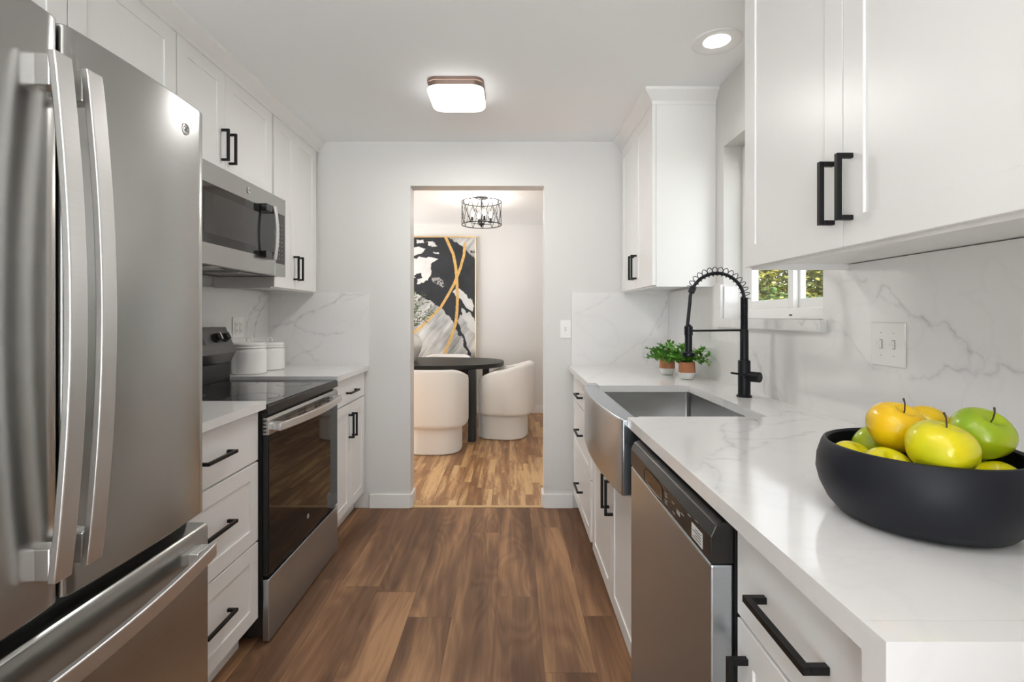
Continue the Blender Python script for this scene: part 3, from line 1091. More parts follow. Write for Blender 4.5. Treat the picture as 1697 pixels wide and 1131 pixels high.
# stainless trim strip with vent slots
strip = MB().prism([(-.951, .800), (-.926, .800), (-.926, .855), (-.934, .866), (-.951, .866)], 'Y', ry0 + .002, ry1 - .002).build('door_trim', STEEL, od, .001)
pieces('vent_slot', DARKSLOT, strip, [(-.9262, -.9255, gy - .018, gy + .018, .808 + q * .0145, .8155 + q * .0145) for gy in (2.085, 2.205, 2.250, 2.385, 2.430, 2.545) for q in range(3)]
       + [(-.948, -.936, ry0 + .0010, ry0 + .0035, .808 + q * .014, .8145 + q * .014) for q in range(4)])
path = []; wv = []
for k in range(29):
    t = k / 28
    path.append((-.893 + .030 * math.sin(math.pi * t) ** .9, ry0 + .03 + (ry1 - ry0 - .06) * t, .826))
m = sweep(path, [(0, 0, .0155)] * 29, [(.012, 0, 0)] * 29)
hb = m.build('handle', STEELH, od, .002, smooth=True)
pieces('handle_post', STEELH, hb, [(-.928, -.900, ya, yb, .812, .840) for ya, yb in ((ry0 + .032, ry0 + .075), (ry1 - .075, ry1 - .032))], .003)
b = badge(od, -.9265, 2.29, .345, .011, GREYMARK, .001)
boxp('storage_drawer', STEELDW, rg, -.951, -.926, ry0 + .003, ry1 - .003, .012, .248, bevel=.003)

# ------------------------------------------------------------------ microwave
mz0, mz1 = 1.462, 1.871
my0, my1 = 1.915, 2.684
mw = empty('microwave', (-1.39, 2.30, mz0), 'stainless over-the-range microwave with black window and curved handle', 'microwave')
boxp('body', PLASTBLK, mw, XL + .016, -1.232, my0, my1, mz0 + .008, mz1)
dY = 2.565       # door / control panel split
door = MB()
X0, X1 = -1.232, -1.205
gz0, gz1 = mz0 + .085, mz1 - .085
door.box(X0, X1, my0, dY, mz0, gz0).box(X0, X1, my0, dY, gz1, mz1).box(X0, X1, my0, my0 + .03, gz0, gz1)
mdo = door.build('door', STEEL, mw, .0015)
gl = MB().box(X0, X1 - .001, my0 + .03, dY, gz0, gz1).build('glass', mat('microwave_glass', (.012, .0115, .011), .06, spec=.5, var=.1), mdo)
boxp('window_mesh', mat('microwave_mesh', (.035, .033, .032), .12, spec=.5, var=.1), gl, X1 - .0012, X1 - .0006, my0 + .06, dY - .165, gz0 + .04, gz1 - .035)
cpn = MB().box(X0, X1, dY + .002, my1, mz0, mz1).build('control_panel', STEEL, mw, .0015)
pp = boxp('keypad', GLASSBLK, cpn, X1 - .001, X1 + .001, dY + .012, my1 - .014, gz0 - .02, gz1)
pieces('key_marking', GREYMARK, pp, [(X1 + .001, X1 + .0013, dY + .041 + b2 * .030, dY + .049 + b2 * .030, gz0 + .003 + a * .022, gz0 + .0072 + a * .022) for a in range(9) for b2 in range(2)])
# handle: pale metal bow with black end sockets
path = []
zA, zB = gz0 - .012, gz1 + .012
for k in range(21):
    t = k / 20
    path.append((X1 + .040 + .012 * math.sin(math.pi * t), 2.488, zA + (zB - zA) * t))
m = sweep(path, [(0, .013, 0)] * 21, [(.010, 0, 0)] * 21)
hb = m.build('handle', STEELH, mdo, .002, smooth=True)
pieces('handle_socket', GLASSBLK, hb, [(X1 - .001, X1 + .032, 2.415, 2.503, za, zb) for za, zb in ((zA - .0, zA + .035), (zB - .035, zB + .0))], .003)
badge(mdo, X1, 2.307, mz1 - .040, .0145)
m = MB().box(-1.56, -1.235, my0 + .01, my1 - .01, mz0 + .002, mz0 + .0079)
un = m.build('underside', PLASTBLK, mw)
for yy in (2.05, 2.36):
    m = MB().box(-1.478, -1.278, yy, yy + .2, mz0, mz0 + .002)
    for q in range(12):
        m.box(-1.47 + q * .016, -1.461 + q * .016, yy + .01, yy + .19, mz0 - .002, mz0)
    m.build('grease_filter', STEEL, un)
boxp('lamp_lens', PLATE, un, -1.29, -1.25, 2.10, 2.16, mz0 - .001, mz0 + .002)

# ------------------------------------------------------------------ dishwasher
dy0, dy1 = .889, 1.490
dw = empty('dishwasher', (.70, 1.19, 0), 'stainless dishwasher with dark control panel between sink and bowl end', 'dishwasher')
boxp('body', PLASTBLK, dw, .395, .99, dy0 + .002, dy1 + .035, .02, .896)
boxp('kick_panel', PLASTBLK, dw, .44, .46, dy0 + .01, dy1 - .01, .003, .10)
boxp('door', STEELDW, dw, .353, .394, dy0 + .004, dy1, .105, .812, bevel=.004)
# panel with a pocket grip
px0 = .353
pan = MB().prism([(.394, .8135), (.3535, .8135), (.3525, .83), (.3525, .862), (.362, .882), (.376, .888), (.394, .888)], 'Y', dy0 + .004, dy1).build('control_panel', DWBLK, dw, .002)
# pocket: scooped lens-shaped recess
def pocket(y0, y1, z0, z1):
    n = 28; pts = []
    yc, zc, a, b = (y0 + y1) / 2, (z0 + z1) / 2, (y1 - y0) / 2, (z1 - z0) / 2
    for k in range(n):
        t = 2 * math.pi * k / n
        cx, sx = math.cos(t), math.sin(t)
        e = .45
        pts.append((yc + a * math.copysign(abs(cx) ** e, cx), zc + b * math.copysign(abs(sx) ** e, sx)))
    return pts
pk = pocket(1.175, 1.335, .818, .856)
n = len(pk)
yc = 1.255; zc = .837
vs = [(.3512, y, z) for y, z in pk] + [(.3522, yc + (y - yc) * .97, zc + (z - zc) * .90) for y, z in pk] + [(.3520, yc + (y - yc) * .95, zc + (z - zc) * .88) for y, z in pk]
fs = []
for k in range(n):
    fs += [(k, (k + 1) % n, (k + 1) % n + n, k + n)]
fs.append(tuple(range(n, 2 * n)))
MB().add(vs, fs).build('grip_pocket', GLASSBLK, pan)
st = boxp('sticker', STICKER, pan, .3518, .3524, .930, .985, .823, .851, bevel=.0)
m = MB()
for q in range(4):
    m.box(.3515, .3518, .935, .978 - (q % 2) * .012, .828 + q * .0055, .8295 + q * .0055)
m.build('sticker_print', DARKSLOT, st)
m = MB()
for y, z in ((1.15, .848), (1.15, .842), (1.15, .832), (1.15, .826), (1.10, .846), (1.095, .826), (1.04, .844), (1.0, .858), (.96, .862)):
    m.box(.3519, .3524, y - .008, y + .008, z - .0009, z + .0009)
m.box(.3519, .3524, 1.055, 1.075, .833, .842)
m.build('button_marking', GREYMARK, pan)

# ------------------------------------------------------------------ farmhouse sink
sk = empty('sink', (.60, 2.015, .678), 'stainless steel farmhouse sink with bowed apron front set in the worktop', 'sink')
poly = [(.404, 1.605)]
N = 30
poly = []
for k in range(N + 1):
    t = k / N
    y = 1.603 + (2.427 - 1.603) * t
    e = min(1, min(t, 1 - t) / .05)
    poly.append((.352 - .030 * math.sin(math.pi * t) ** .8 + .0 * e, y))
poly += [(.404, 2.427), (.404, 1.603)]
ap = MB().prism(poly, 'Z', .680, .925).build('apron', STEELAPRON, sk, .005, smooth=True)
bs = MB()
x0, x1, y0, y1, zt, zb = .405, .822, 1.606, 2.338, .9025, .695
t = .0015
# inner basin with soft vertical corners
def rr(x0, x1, y0, y1, r, n=6):
    pts = []
    for cx, cy, a0 in ((x1 - r, y1 - r, 0), (x0 + r, y1 - r, 90), (x0 + r, y0 + r, 180), (x1 - r, y0 + r, 270)):
        for k in range(n + 1):
            a = math.radians(a0 + 90 * k / n)
            pts.append((cx + r * math.cos(a), cy + r * math.sin(a)))
    return pts
o_ = rr(x0 - .0, x1 + .012, y0 - .0, y1 + .012, .02); i_ = rr(x0 + .002, x1, y0 + .004, y1, .018); b_ = rr(x0 + .008, x1 - .006, y0 + .01, y1 - .006, .02)
n = len(i_)
vs = [(x, y, zt) for x, y in o_] + [(x, y, zt) for x, y in i_] + [(x, y, zb + .01) for x, y in i_] + [(x, y, zb) for x, y in b_]
fs = []
for q in range(3):
    for k in range(n):
        fs.append((q * n + k, q * n + (k + 1) % n, (q + 1) * n + (k + 1) % n, (q + 1) * n + k))
fs.append(tuple(range(3 * n, 4 * n)))
MB().add(vs, fs).build('basin', STEELSINK, sk, smooth=True)
MB().lathe((.62, 1.98, zb), [(.045, .0005), (.045, .003), (.036, .003), (.03, .0012), (.001, .0012)], 32).build('drain', CHROME, sk, smooth=True)

# ------------------------------------------------------------------ faucet
fx, fy = .927, 2.008
fa = empty('faucet', (fx, fy, CZ), 'tall matte black spring pull-down faucet beside the sink', 'faucet')
MB().lathe((fx, fy, CZ), [(.029, .0005), (.029, .007), (.0235, .009), (.0235, .142), (.021, .146)], 32).build('base', FAUCET, fa, smooth=True)
MB().lathe((fx, fy, CZ), [(.016, .14), (.016, .265), (.0135, .27)], 28).build('post', FAUCET, fa, smooth=True)
prof = []
for k in range(34):
    h = .27 + k * .0037
    prof += [(.0128, h), (.0142, h + .0012), (.0142, h + .0024), (.0128, h + .0036)]
MB().lathe((fx, fy, CZ), prof, 24).build('ribbed_sleeve', FAUCET, fa, smooth=True)
cx, R, cz = .819, .108, 1.318
def arc(a): return Vector((cx + R * math.cos(a), fy, cz + R * math.sin(a)))
pts = [arc(a) for a in np.linspace(0, math.pi, 40)] + [Vector((cx - R - .002 * q, fy, cz - .02 * q)) for q in range(1, 6)]
hose = MB().tube(pts, .0068, 12).build('hose', FAUCET, fa, smooth=True)
# spring coil round the arc
pts = []
turns, A0, A1 = 15, .05, math.pi * .86
for k in range(turns * 16 + 1):
    t = k / (turns * 16)
    a = A0 + (A1 - A0) * t
    ph = 2 * math.pi * turns * t
    er = Vector((math.cos(a), 0, math.sin(a))); rr_ = .0175
    c = arc(a) + er * .007
    pts.append(c + er * (rr_ * math.cos(ph)) + Vector((0, rr_ * math.sin(ph), 0)))
MB().tube(pts, .0016, 6).build('spring_coil', FAUCET, fa, smooth=True)
a = A1 + .05
tdir = Vector((-math.sin(a), 0, math.cos(a)))
MB().tube([arc(a) - tdir * .012, arc(a) + tdir * .012], .013, 20).build('collar', FAUCET, fa, smooth=True)
hx = cx - R - .006
MB().tube([(fx, fy, 1.199), (hx, fy, 1.196)], .0042, 12).build('holder_arm', FAUCET, fa, smooth=True)
MB().lathe((hx, fy, 0), [(.008, 1.222), (.0165, 1.213), (.0165, 1.180), (.0145, 1.178), (.0145, 1.118), (.016, 1.113), (.026, 1.108), (.027, 1.098), (.024, 1.094), (.001, 1.094)], 28).build('spray_head', FAUCET, fa, smooth=True)
dv = Vector((.62, -.78, 0)).normalized()
c = Vector((fx, fy, CZ + .083))
MB().tube([c, c + dv * .062, c + dv * .064], [.0205, .0205, .0185], 28).build('valve', FAUCET, fa, smooth=True)
l0 = c + dv * .030 + Vector((0, 0, .004)); l1 = l0 + Vector((-.085, -.008, .012))
MB().tube([l0, l0.lerp(l1, .5), l1], [.0045, .0042, .0040], 12).build('lever', FAUCET, fa, smooth=True)

# ------------------------------------------------------------------ fruit bowl and apples
bc = Vector((.645, .795, CZ))
bo = empty('bowl', bc, 'wide matte black bowl of apples on the near end of the marble worktop', 'bowl')
prof = [(.001, .001), (.095, .001), (.112, .006), (.126, .022), (.137, .045), (.142, .066), (.1405, .088), (.134, .110), (.131, .1155), (.127, .1165),
        (.124, .113), (.130, .088), (.131, .066), (.126, .046), (.112, .022), (.09, .012), (.001, .010)]
MB().lathe(bc, prof, 96).build('bowl_body', BOWLM, bo, smooth=True)


def apple(name, r, m, loc, tilt, label, squash=.9, stem=True, seed=0):
    rs = random.Random(seed)
    prof = []
    for k in range(25):
        a = math.pi * k / 24
        s, c = math.sin(a), math.cos(a)
        rad = r * (s ** .92) * (1 + .06 * c) + .0004
        h = r * squash * c
        dimp = .30 * r * math.exp(-(rad / (.26 * r)) ** 2)
        h = h - dimp if c > 0 else h + dimp * .6
        prof.append((rad, h))
    prof = prof[::-1]
    me = MB(); n = 40
    vs = []; fs = []
    for rad, h in prof:
        for k in range(n):
            t = 2 * math.pi * k / n
            w_ = 1 + .018 * math.cos(5 * t + seed) + .012 * math.cos(2 * t + seed * 2)
            if h < 0: w_ += .015 * math.cos(5 * t + seed)
            vs.append((rad * w_ * math.cos(t), rad * w_ * math.sin(t), h))
    for i in range(len(prof) - 1):
        for k in range(n):
            a, b = i * n + k, i * n + (k + 1) % n
            fs.append((a, b, b + n, a + n))
    fs += [tuple(reversed(range(n))), tuple(range((len(prof) - 1) * n, len(prof) * n))]
    o = me.add(vs, fs).build('apple', m, None, smooth=True)
    tag(o, label, 'apple', 'apples in the black bowl')
    o.location = loc
    o.rotation_euler = tilt
    if stem:
        z0 = r * squash * .66
        bx = rs.uniform(-.006, .006)
        st_ = MB().tube([(0, 0, z0 - .004), (bx * .3, .001, z0 + .008), (bx, .004, z0 + .019), (bx * 1.6, .008, z0 + .025)], [.0011, .001, .0011, .0016], 8)
        # built in the apple's own space
        sm = st_.build('stem', STEM, None, smooth=True)
        sm.parent = o
    return o


R_ = math.radians
apple('apple', .0410, APY, (.6140, .8035, 1.0765), (R_(26), R_(8), 0), 'big golden yellow apple on top at the left of the bowl', seed=1)
apple('apple', .0420, APL, (.6115, .7185, 1.0650), (R_(14), R_(-4), 1), 'yellow green-tinged apple at the front middle of the heap', seed=2)
apple('apple', .0410, APG, (.7248, .7787, 1.0715), (R_(36), R_(6), 0), 'green apple with bent stem on top at the right', seed=3)
apple('apple', .0365, APY, (.705, .861, 1.0654), (R_(-30), R_(20), 0), 'golden apple at the back, between the top yellow and green ones', stem=False, seed=4)
apple('apple', .0350, APL, (.5645, .7580, 1.0205), (R_(30), 0, 0), 'lemon yellow apple low under the golden one, at the front left', stem=False, seed=5)
apple('apple', .0330, APL, (.5600, .8275, 1.016), (R_(20), R_(20), 0), 'yellow-green apple lowest at the left rim of the bowl', stem=False, seed=6)
apple('apple', .0330, APG, (.6260, .8700, 1.0310), (R_(-60), R_(-30), 0), 'small green apple half hidden behind the big golden one', stem=False, seed=7)
apple('apple', .0350, APPG, (.7298, .8186, 1.0075), (R_(60), R_(-30), 0), 'pale green apple tucked behind the front yellow apple', stem=False, seed=8)
apple('apple', .0330, APL, (.7221, .7486, 1.0048), (R_(20), R_(-20), 0), 'yellow apple low at the right rim of the bowl', stem=False, seed=9)

# ------------------------------------------------------------------ leaves and potted herbs


def leaf(m, base, d, up, L, W, fold=.25, curl=.2):
    d = d.normalized(); s = d.cross(up)
    if s.length < 1e-4: s = d.cross(Vector((1, 0, 0)))
    s.normalize(); nrm = s.cross(d).normalized()
    st = [(0, .04), (.3, .8), (.55, 1.0), (.8, .62), (1.0, .03)]
    vs = []; fs = []
    for t, w_ in st:
        c = base + d * (L * t) - nrm * (curl * L * t * t)
        vs += [c - s * (W * w_ / 2) + nrm * (fold * W * w_ / 2), c, c + s * (W * w_ / 2) + nrm * (fold * W * w_ / 2)]
    for i in range(len(st) - 1):
        a = i * 3
        fs += [(a, a + 1, a + 4, a + 3), (a + 1, a + 2, a + 5, a + 4)]
    m.add(vs, fs)


def rdir(rs, zmin=-.3, zmax=1):
    z = rs.uniform(zmin, zmax); a = rs.uniform(0, 2 * math.pi); q = math.sqrt(max(0, 1 - z * z))
    return Vector((q * math.cos(a), q * math.sin(a), z))


def herb(x, y, label, seed, sx=1.0):
    rs = random.Random(seed)
    r = empty('potted_herb', (x, y, CZ), label, 'plant')
    H_ = .088
    def rad(h): return .027 + (.0415 - .027) * min(1, (h / .03) ** .6) if h < .03 else .0415 - .002 * (h - .03) / .058
    lo = [(.026, .001)] + [(rad(h), h) for h in np.linspace(.002, .036, 8)]
    MB().lathe((x, y, CZ), lo, 36).build('pot_base', mat('glazed_white_' + str(seed), (.80, .79, .77), .3, var=.02), r, smooth=True)['label'] = 'white glazed lower half of the pot'
    hi = [(rad(.036) + .0004, .036), (.0412, .05), (.0400, .07), (.0395, H_), (.0355, H_), (.0355, H_ - .012), (.001, H_ - .012)]
    MB().lathe((x, y, CZ), hi, 36).build('pot', mat('terracotta_' + str(seed), (.50, .20, .10), .8, var=.12, vscale=40), r, smooth=True)['label'] = 'terracotta upper half of the pot'
    MB().lathe((x, y, CZ), [(.0354, H_ - .0115), (.03, H_ - .007), (.001, H_ - .005)], 20).build('soil', SOIL, r)
    f = MB(); sm = MB()
    for k in range(70):
        d = rdir(rs, -.15, 1); d.x *= 1.15
        L = rs.uniform(.065, .108)
        b = Vector((x + rs.uniform(-.02, .02), y + rs.uniform(-.02, .02), CZ + H_ - .008))
        mid = b + Vector((d.x * .5, d.y * .5, .7)) * L * .45
        tip = b + Vector((d.x, d.y, max(d.z, .06) * .85)) * L + Vector((0, 0, .008))
        sm.tube([b, mid, tip], [.0009, .0008, .0005], 5)
        for t in np.linspace(.30, 1.0, 6):
            p = b.lerp(mid, t * 2) if t < .5 else mid.lerp(tip, t * 2 - 1)
            for q in range(2 if t < .95 else 3):
                ld = (rdir(rs, -.4, .8) * .9 + d * .7)
                leaf(f, p, ld, Vector((0, 0, 1)) + rdir(rs, -.5, .5) * .4, rs.uniform(.020, .031), rs.uniform(.010, .014))
    f.build('foliage', LEAFHERB, r, smooth=True)
    sm.build('stem', LEAFOLIVE, r)


herb(.896, 2.575, 'leafy green herb in two-tone pot right behind the faucet spray head', 11)
herb(.860, 2.785, 'leafy green herb in two-tone pot, farther and left of the other', 12)

# ------------------------------------------------------------------ canisters


def canister(x, y, s, label):
    r = empty('canister', (x, y, CZ), label, 'canister')
    R0 = .088 * s; h = .138 * s
    body = [(.001, .001), (R0 * .94, .001), (R0, .006), (R0, h * .86), (R0 * .985, h * .93), (R0 * .93, h * .98), (R0 * .92, h)]
    MB().lathe((x, y, CZ), body, 56).build('jar', CERAMIC, r, smooth=True)
    l = [(R0 * .90, h + .0005), (R0 * .98, h + .002), (R0 * 1.0, h + .006), (R0 * .98, h + .010), (R0 * .94, h + .012), (R0 * .99, h + .016), (R0 * 1.0, h + .022),
         (R0 * .985, h + .026), (R0 * .93, h + .028), (R0 * .90, h + .032), (R0 * .6, h + .036), (.001, h + .038)]
    lo = MB().lathe((x, y, CZ), l, 56).build('lid', CERAMIC, r, smooth=True)
    zt = CZ + h + .034
    w_ = .014 * s
    MB().tube([(x - w_, y, zt), (x - w_, y, zt + .018), (x - w_ * .6, y, zt + .024), (x + w_ * .6, y, zt + .024), (x + w_, y, zt + .018), (x + w_, y, zt)], .0045, 10).build('lid_handle', CERAMIC, lo, smooth=True)


canister(-1.478, 2.838, 1.03, 'larger white ceramic lidded canister, nearer the range')
canister(-1.468, 3.055, .96, 'smaller white ceramic lidded canister, tucked in the corner')

# ------------------------------------------------------------------ switches and outlets
def wall_plate(name, plane, c, w_, h, gangs, kind, label, cat):
    """plane '-Y' far wall, '-X' right wall, '+X' left wall"""
    r = empty(name, c, label, cat)
    def B(m, u0, u1, v0, v1, d0, d1):
        if plane == '-Y': m.box(c[0] + u0, c[0] + u1, c[1] - d1, c[1] - d0, c[2] + v0, c[2] + v1)
        elif plane == '-X': m.box(c[0] - d1, c[0] - d0, c[1] + u0, c[1] + u1, c[2] + v0, c[2] + v1)
        else: m.box(c[0] + d0, c[0] + d1, c[1] + u0, c[1] + u1, c[2] + v0, c[2] + v1)
    m = MB(); B(m, -w_ / 2, w_ / 2, -h / 2, h / 2, .0005, .006)
    m.build('plate', PLATE, r, .002)
    for g in gangs:
        if kind == 'toggle':
            m = MB(); B(m, g - .005, g + .005, -.012, .012, .006, .0065); so = m.build('toggle_slot', DARKSLOT, r)
            m = MB(); B(m, g - .0042, g + .0042, -.011, .011, .006, .010); B(m, g - .0032, g + .0032, -.001, .009, .010, .020)
            m.build('toggle', PLATE, r, .001)
            for sz in (.03, -.0315):
                m = MB(); B(m, g - .0025, g + .0025, sz, sz + .0015, .006, .0066)
                m.build('screw', GREYMARK, r)
        else:
            m = MB(); B(m, g - .0165, g + .0165, -.033, .033, .006, .0085)
            rc = m.build('receptacle', PLATE, r, .001)
            m = MB()
            for z in (.017, -.017):
                B(m, g - .0075, g - .0055, z - .002, z + .006, .0085, .0089); B(m, g + .0055, g + .0075, z - .003, z + .006, .0085, .0089)
                B(m, g - .0022, g + .0022, z - .010, z - .006, .0085, .0089)
            m.build('socket_slot', DARKSLOT, rc)
    return r


wall_plate('light_switch', '-Y', (.352, YF, 1.171), .072, .118, [0], 'toggle', 'single white toggle light switch on the far wall right of the doorway', 'switch')
wall_plate('light_switch', '-X', (1.020, 1.360, 1.178), .120, .118, [-.023, .023], 'toggle', 'double white toggle switch on the marble above the fruit bowl', 'switch')
wall_plate('outlet', '+X', (-1.586, 2.914, 1.190), .118, .118, [-.023, .023], 'outlet', 'white double outlet on the marble behind the larger canister', 'outlet')
wall_plate('outlet', '-Y', (-.475, DY, .62), .072, .118, [0], 'outlet', 'small white outlet low on the dining room far wall', 'outlet')

# ------------------------------------------------------------------ kitchen ceiling lights
fl = empty('flush_ceiling_light', (-.273, 2.537, H), 'square flush ceiling light with bronze rim, glowing white', 'ceiling light')
def rsq(cx, cy, hx_, hy_, r, n=8): return rr(cx - hx_, cx + hx_, cy - hy_, cy + hy_, r, n)
def stack(c, layers):
    m = MB(); vs = []; fs = []; n = None
    for hx_, hy_, r, z in layers:
        p = rsq(c[0], c[1], hx_, hy_, r); n = len(p)
        vs += [(x, y, z) for x, y in p]
    for i in range(len(layers) - 1):
        for k in range(n):
            fs.append((i * n + k, i * n + (k + 1) % n, (i + 1) * n + (k + 1) % n, (i + 1) * n + k))
    fs += [tuple(range(n)), tuple(range((len(layers) - 1) * n, len(layers) * n))]
    return m.add(vs, fs)
lc = (-.273, 2.537)
stack(lc, [(.137, .137, .05, H - .0005), (.137, .137, .05, H - .014), (.133, .133, .05, H - .016), (.131, .131, .05, H - .036)]).build('rim', BRONZE, fl, smooth=True)
stack(lc, [(.130, .130, .05, H - .0365), (.137, .137, .052, H - .041), (.137, .137, .052, H - .054), (.130, .130, .05, H - .064), (.115, .115, .045, H - .068)]).build('diffuser', DIFF, fl, smooth=True)


light('flush_lamp', 'AREA', (-.273, 2.537, H - .073), 4.2, (1, .98, .95), shape='SQUARE', size=.22)


def downlight(x, y, label, e=1.5):
    r = empty('recessed_downlight', (x, y, H), label, 'ceiling light')
    MB().lathe((x, y, H), [(.100, -.0005), (.099, -.006), (.096, -.0075), (.090, -.0075), (.070, -.0035), (.054, -.0012), (.054, -.0006)], 48).build('trim_ring', TRIM, r, smooth=True)
    MB().lathe((x, y, H), [(.0535, -.0012), (.045, -.0030), (.030, -.0042), (.001, -.005)], 40).build('lamp', CANLAMP, r, smooth=True)
    light('downlight_lamp', 'SPOT', (x, y, H - .03), e, (1, .97, .93), spot_size=R_(125), spot_blend=.8, shadow_soft_size=.05)


downlight(.853, 2.095, 'round recessed downlight in the ceiling above the sink')
downlight(.12, .2, 'unseen recessed downlight on the right, added for room light', 2.5)  # this and the next two are out of view, added to brighten the room
downlight(-.45, .2, 'unseen recessed downlight on the left, added for room light', 5)
downlight(.0, -1.5, 'unseen recessed downlight farthest behind the camera, added for room light', 4)

# ------------------------------------------------------------------ dining room
cx_, cy_ = -.303, 5.06
ch = empty('ceiling_cage_light', (cx_, cy_, HD), 'round black diamond-cage ceiling light in the dining room', 'ceiling light')
zt, zb2, Rr = HD - .045, 2.175, .198
MB().lathe((cx_, cy_, HD), [(.065, -.0005), (.065, -.012), (.02, -.02), (.008, -.022), (.008, -.30), (.001, -.30)], 28).build('canopy', BLACK, ch, smooth=True)
def circ(z, r=Rr, n=64): return [(cx_ + r * math.cos(2 * math.pi * k / n), cy_ + r * math.sin(2 * math.pi * k / n), z) for k in range(n + 1)]
for z_ in (zt, zb2):
    MB().tube(circ(z_), .005, 8, cap=False).build('cage_ring', BLACK, ch, smooth=True)
m = MB(); NB = 12; zm = (zt + zb2) / 2
for k in range(NB):
    for s in (-1, 1):
        a0 = 2 * math.pi * k / NB; a1 = a0 + s * math.pi / NB * .86
        P0 = Vector((cx_ + Rr * math.cos(a0), cy_ + Rr * math.sin(a0), zt)); P1 = Vector((cx_ + Rr * math.cos(a1), cy_ + Rr * math.sin(a1), zm)); P2 = Vector((P0.x, P0.y, zb2))
        m.tube([P0, P1], .0032, 6).tube([P1, P2], .0032, 6)
m.build('cage_lattice', BLACK, ch)
for k in range(4):
    a = R_(20 + 90 * k)
    ex, ey = cx_ + .095 * math.cos(a), cy_ + .095 * math.sin(a)
    ar = MB()
    ar.tube([(cx_, cy_, zb2 + .005), (ex, ey, zb2 + .012), (ex, ey, zb2 + .03)], .004, 8)
    ar.lathe((ex, ey, zb2 + .028), [(.024, 0), (.026, .004), (.01, .006), (.009, .05), (.001, .05)], 16)
    ar.build('candle_arm', BLACK, ch, smooth=True)
    b = MB().lathe((ex, ey, zb2 + .078), [(.006, 0), (.013, .012), (.016, .028), (.011, .046), (.001, .062)], 14).build('bulb', BULB, ch, smooth=True)
    light('cage_bulb', 'POINT', (ex, ey, zb2 + .155), 1.1, (1, .95, .88), shadow_soft_size=.014)
MB().lathe((cx_, cy_, zb2 - .02), [(.001, 0), (.012, .006), (.014, .016), (.028, .022), (.028, .034), (.001, .036)], 20).build('finial', BLACK, ch, smooth=True)

# painting
pt = empty('painting', (-1.08, DY - .02, 1.49), 'large abstract black, white and gold painting on the dining room wall', 'painting')
PX0, PX1, PZ0, PZ1 = -1.70, -.462, .68, 2.287
fm = MB()
t = .012
fm.box(PX0, PX0 + t, DY - .045, DY - .001, PZ0, PZ1).box(PX1 - t, PX1, DY - .045, DY - .001, PZ0, PZ1)
fm.box(PX0 + t, PX1 - t, DY - .045, DY - .001, PZ0, PZ0 + t).box(PX0 + t, PX1 - t, DY - .045, DY - .001, PZ1 - t, PZ1)
fm.build('picture_frame', GOLD, pt)
nx_, nz_ = 300, 390
gx = np.linspace(PX0 + t, PX1 - t, nx_); gz = np.linspace(PZ0 + t, PZ1 - t, nz_)
xx, zz = np.meshgrid(gx, gz, indexing='ij')
PXc = (xx * 127.6 + 168) * 5.14; PYc = (145 - (zz - 1.253) * 127.6) * 5.14    # drawing units of the design, y downwards


def vnoise(x, y, s, seed):
    rs = np.random.RandomState(seed)
    g = rs.rand(64, 64)
    X_, Y_ = x / s, y / s
    xi, yi = np.floor(X_).astype(int), np.floor(Y_).astype(int)
    fx_, fy_ = X_ - xi, Y_ - yi
    fx_ = fx_ * fx_ * (3 - 2 * fx_); fy_ = fy_ * fy_ * (3 - 2 * fy_)
    G = lambda a, b: g[a % 64, b % 64]
    return (G(xi, yi) * (1 - fx_) + G(xi + 1, yi) * fx_) * (1 - fy_) + (G(xi, yi + 1) * (1 - fx_) + G(xi + 1, yi + 1) * fx_) * fy_


def fbm(x, y, s, seed): return sum(vnoise(x, y, s / 2 ** k, seed + k) / 2 ** k for k in range(4)) / 1.875


def inpoly(x, y, poly):
    r = np.zeros(x.shape, bool)
    for i in range(len(poly)):
        (x0, y0), (x1, y1) = poly[i], poly[i - 1]
        if y0 == y1: continue
        c = ((y0 > y) != (y1 > y)) & (x < (x1 - x0) * (y - y0) / (y1 - y0) + x0)
        r ^= c
    return r


wxp = PXc + (fbm(PXc, PYc, 40, 1) - .5) * 40; wyp = PYc + (fbm(PXc, PYc, 40, 9) - .5) * 40
str_ = fbm((PXc + PYc * .8) * 1.0, (PYc - PXc) * .12, 30, 21)
colr = np.zeros(xx.shape + (3,))
base_ = .42 + .35 * (fbm(PXc, PYc, 120, 3) - .5) + .55 * (str_ - .5)
colr[:] = np.clip(base_, .08, .72)[..., None] * np.array([1.0, .99, .95])
blk = [(-420, 60), (300, 60), (400, 120), (480, 190), (570, 265), (570, 790), (500, 740), (430, 735), (400, 780), (440, 860), (480, 960), (520, 1090), (495, 1090), (455, 960), (400, 880), (370, 800), (300, 700), (250, 662), (180, 612), (130, 592), (60, 547), (0, 525), (-120, 520), (-420, 640)]
K = inpoly(wxp, wyp, blk)
ink = (.012 + .02 * fbm(PXc, PYc, 60, 5))[..., None] * np.array([.85, .95, 1.1])
colr[K] = ink[K]
whites = [[(-60, 250), (60, 255), (110, 235), (180, 240), (244, 262), (190, 290), (178, 400), (150, 440), (120, 462), (70, 465), (60, 420), (0, 405), (-60, 420)],
          [(60, 92), (122, 88), (130, 110), (72, 122)], [(150, 115), (200, 118), (232, 158), (160, 140)], [(-30, 180), (60, 155), (125, 170), (100, 210), (40, 235), (-30, 240)],
          [(195, 195), (250, 200), (245, 212), (198, 212)],
          [(365, 530), (400, 505), (440, 520), (520, 600), (545, 650), (540, 705), (480, 670), (420, 590)], [(440, 680), (520, 715), (570, 820), (570, 905), (500, 840), (450, 745)], [(-420, 200), (-200, 260), (-150, 400), (-420, 420)]]
for k, wp in enumerate(whites):
    Wm = inpoly(wxp, wyp, wp)
    c = (.62 + .3 * (fbm(PXc, PYc, 80, 30 + k) - .5))[..., None] * np.array([1, .99, .96])
    colr[Wm] = c[Wm]
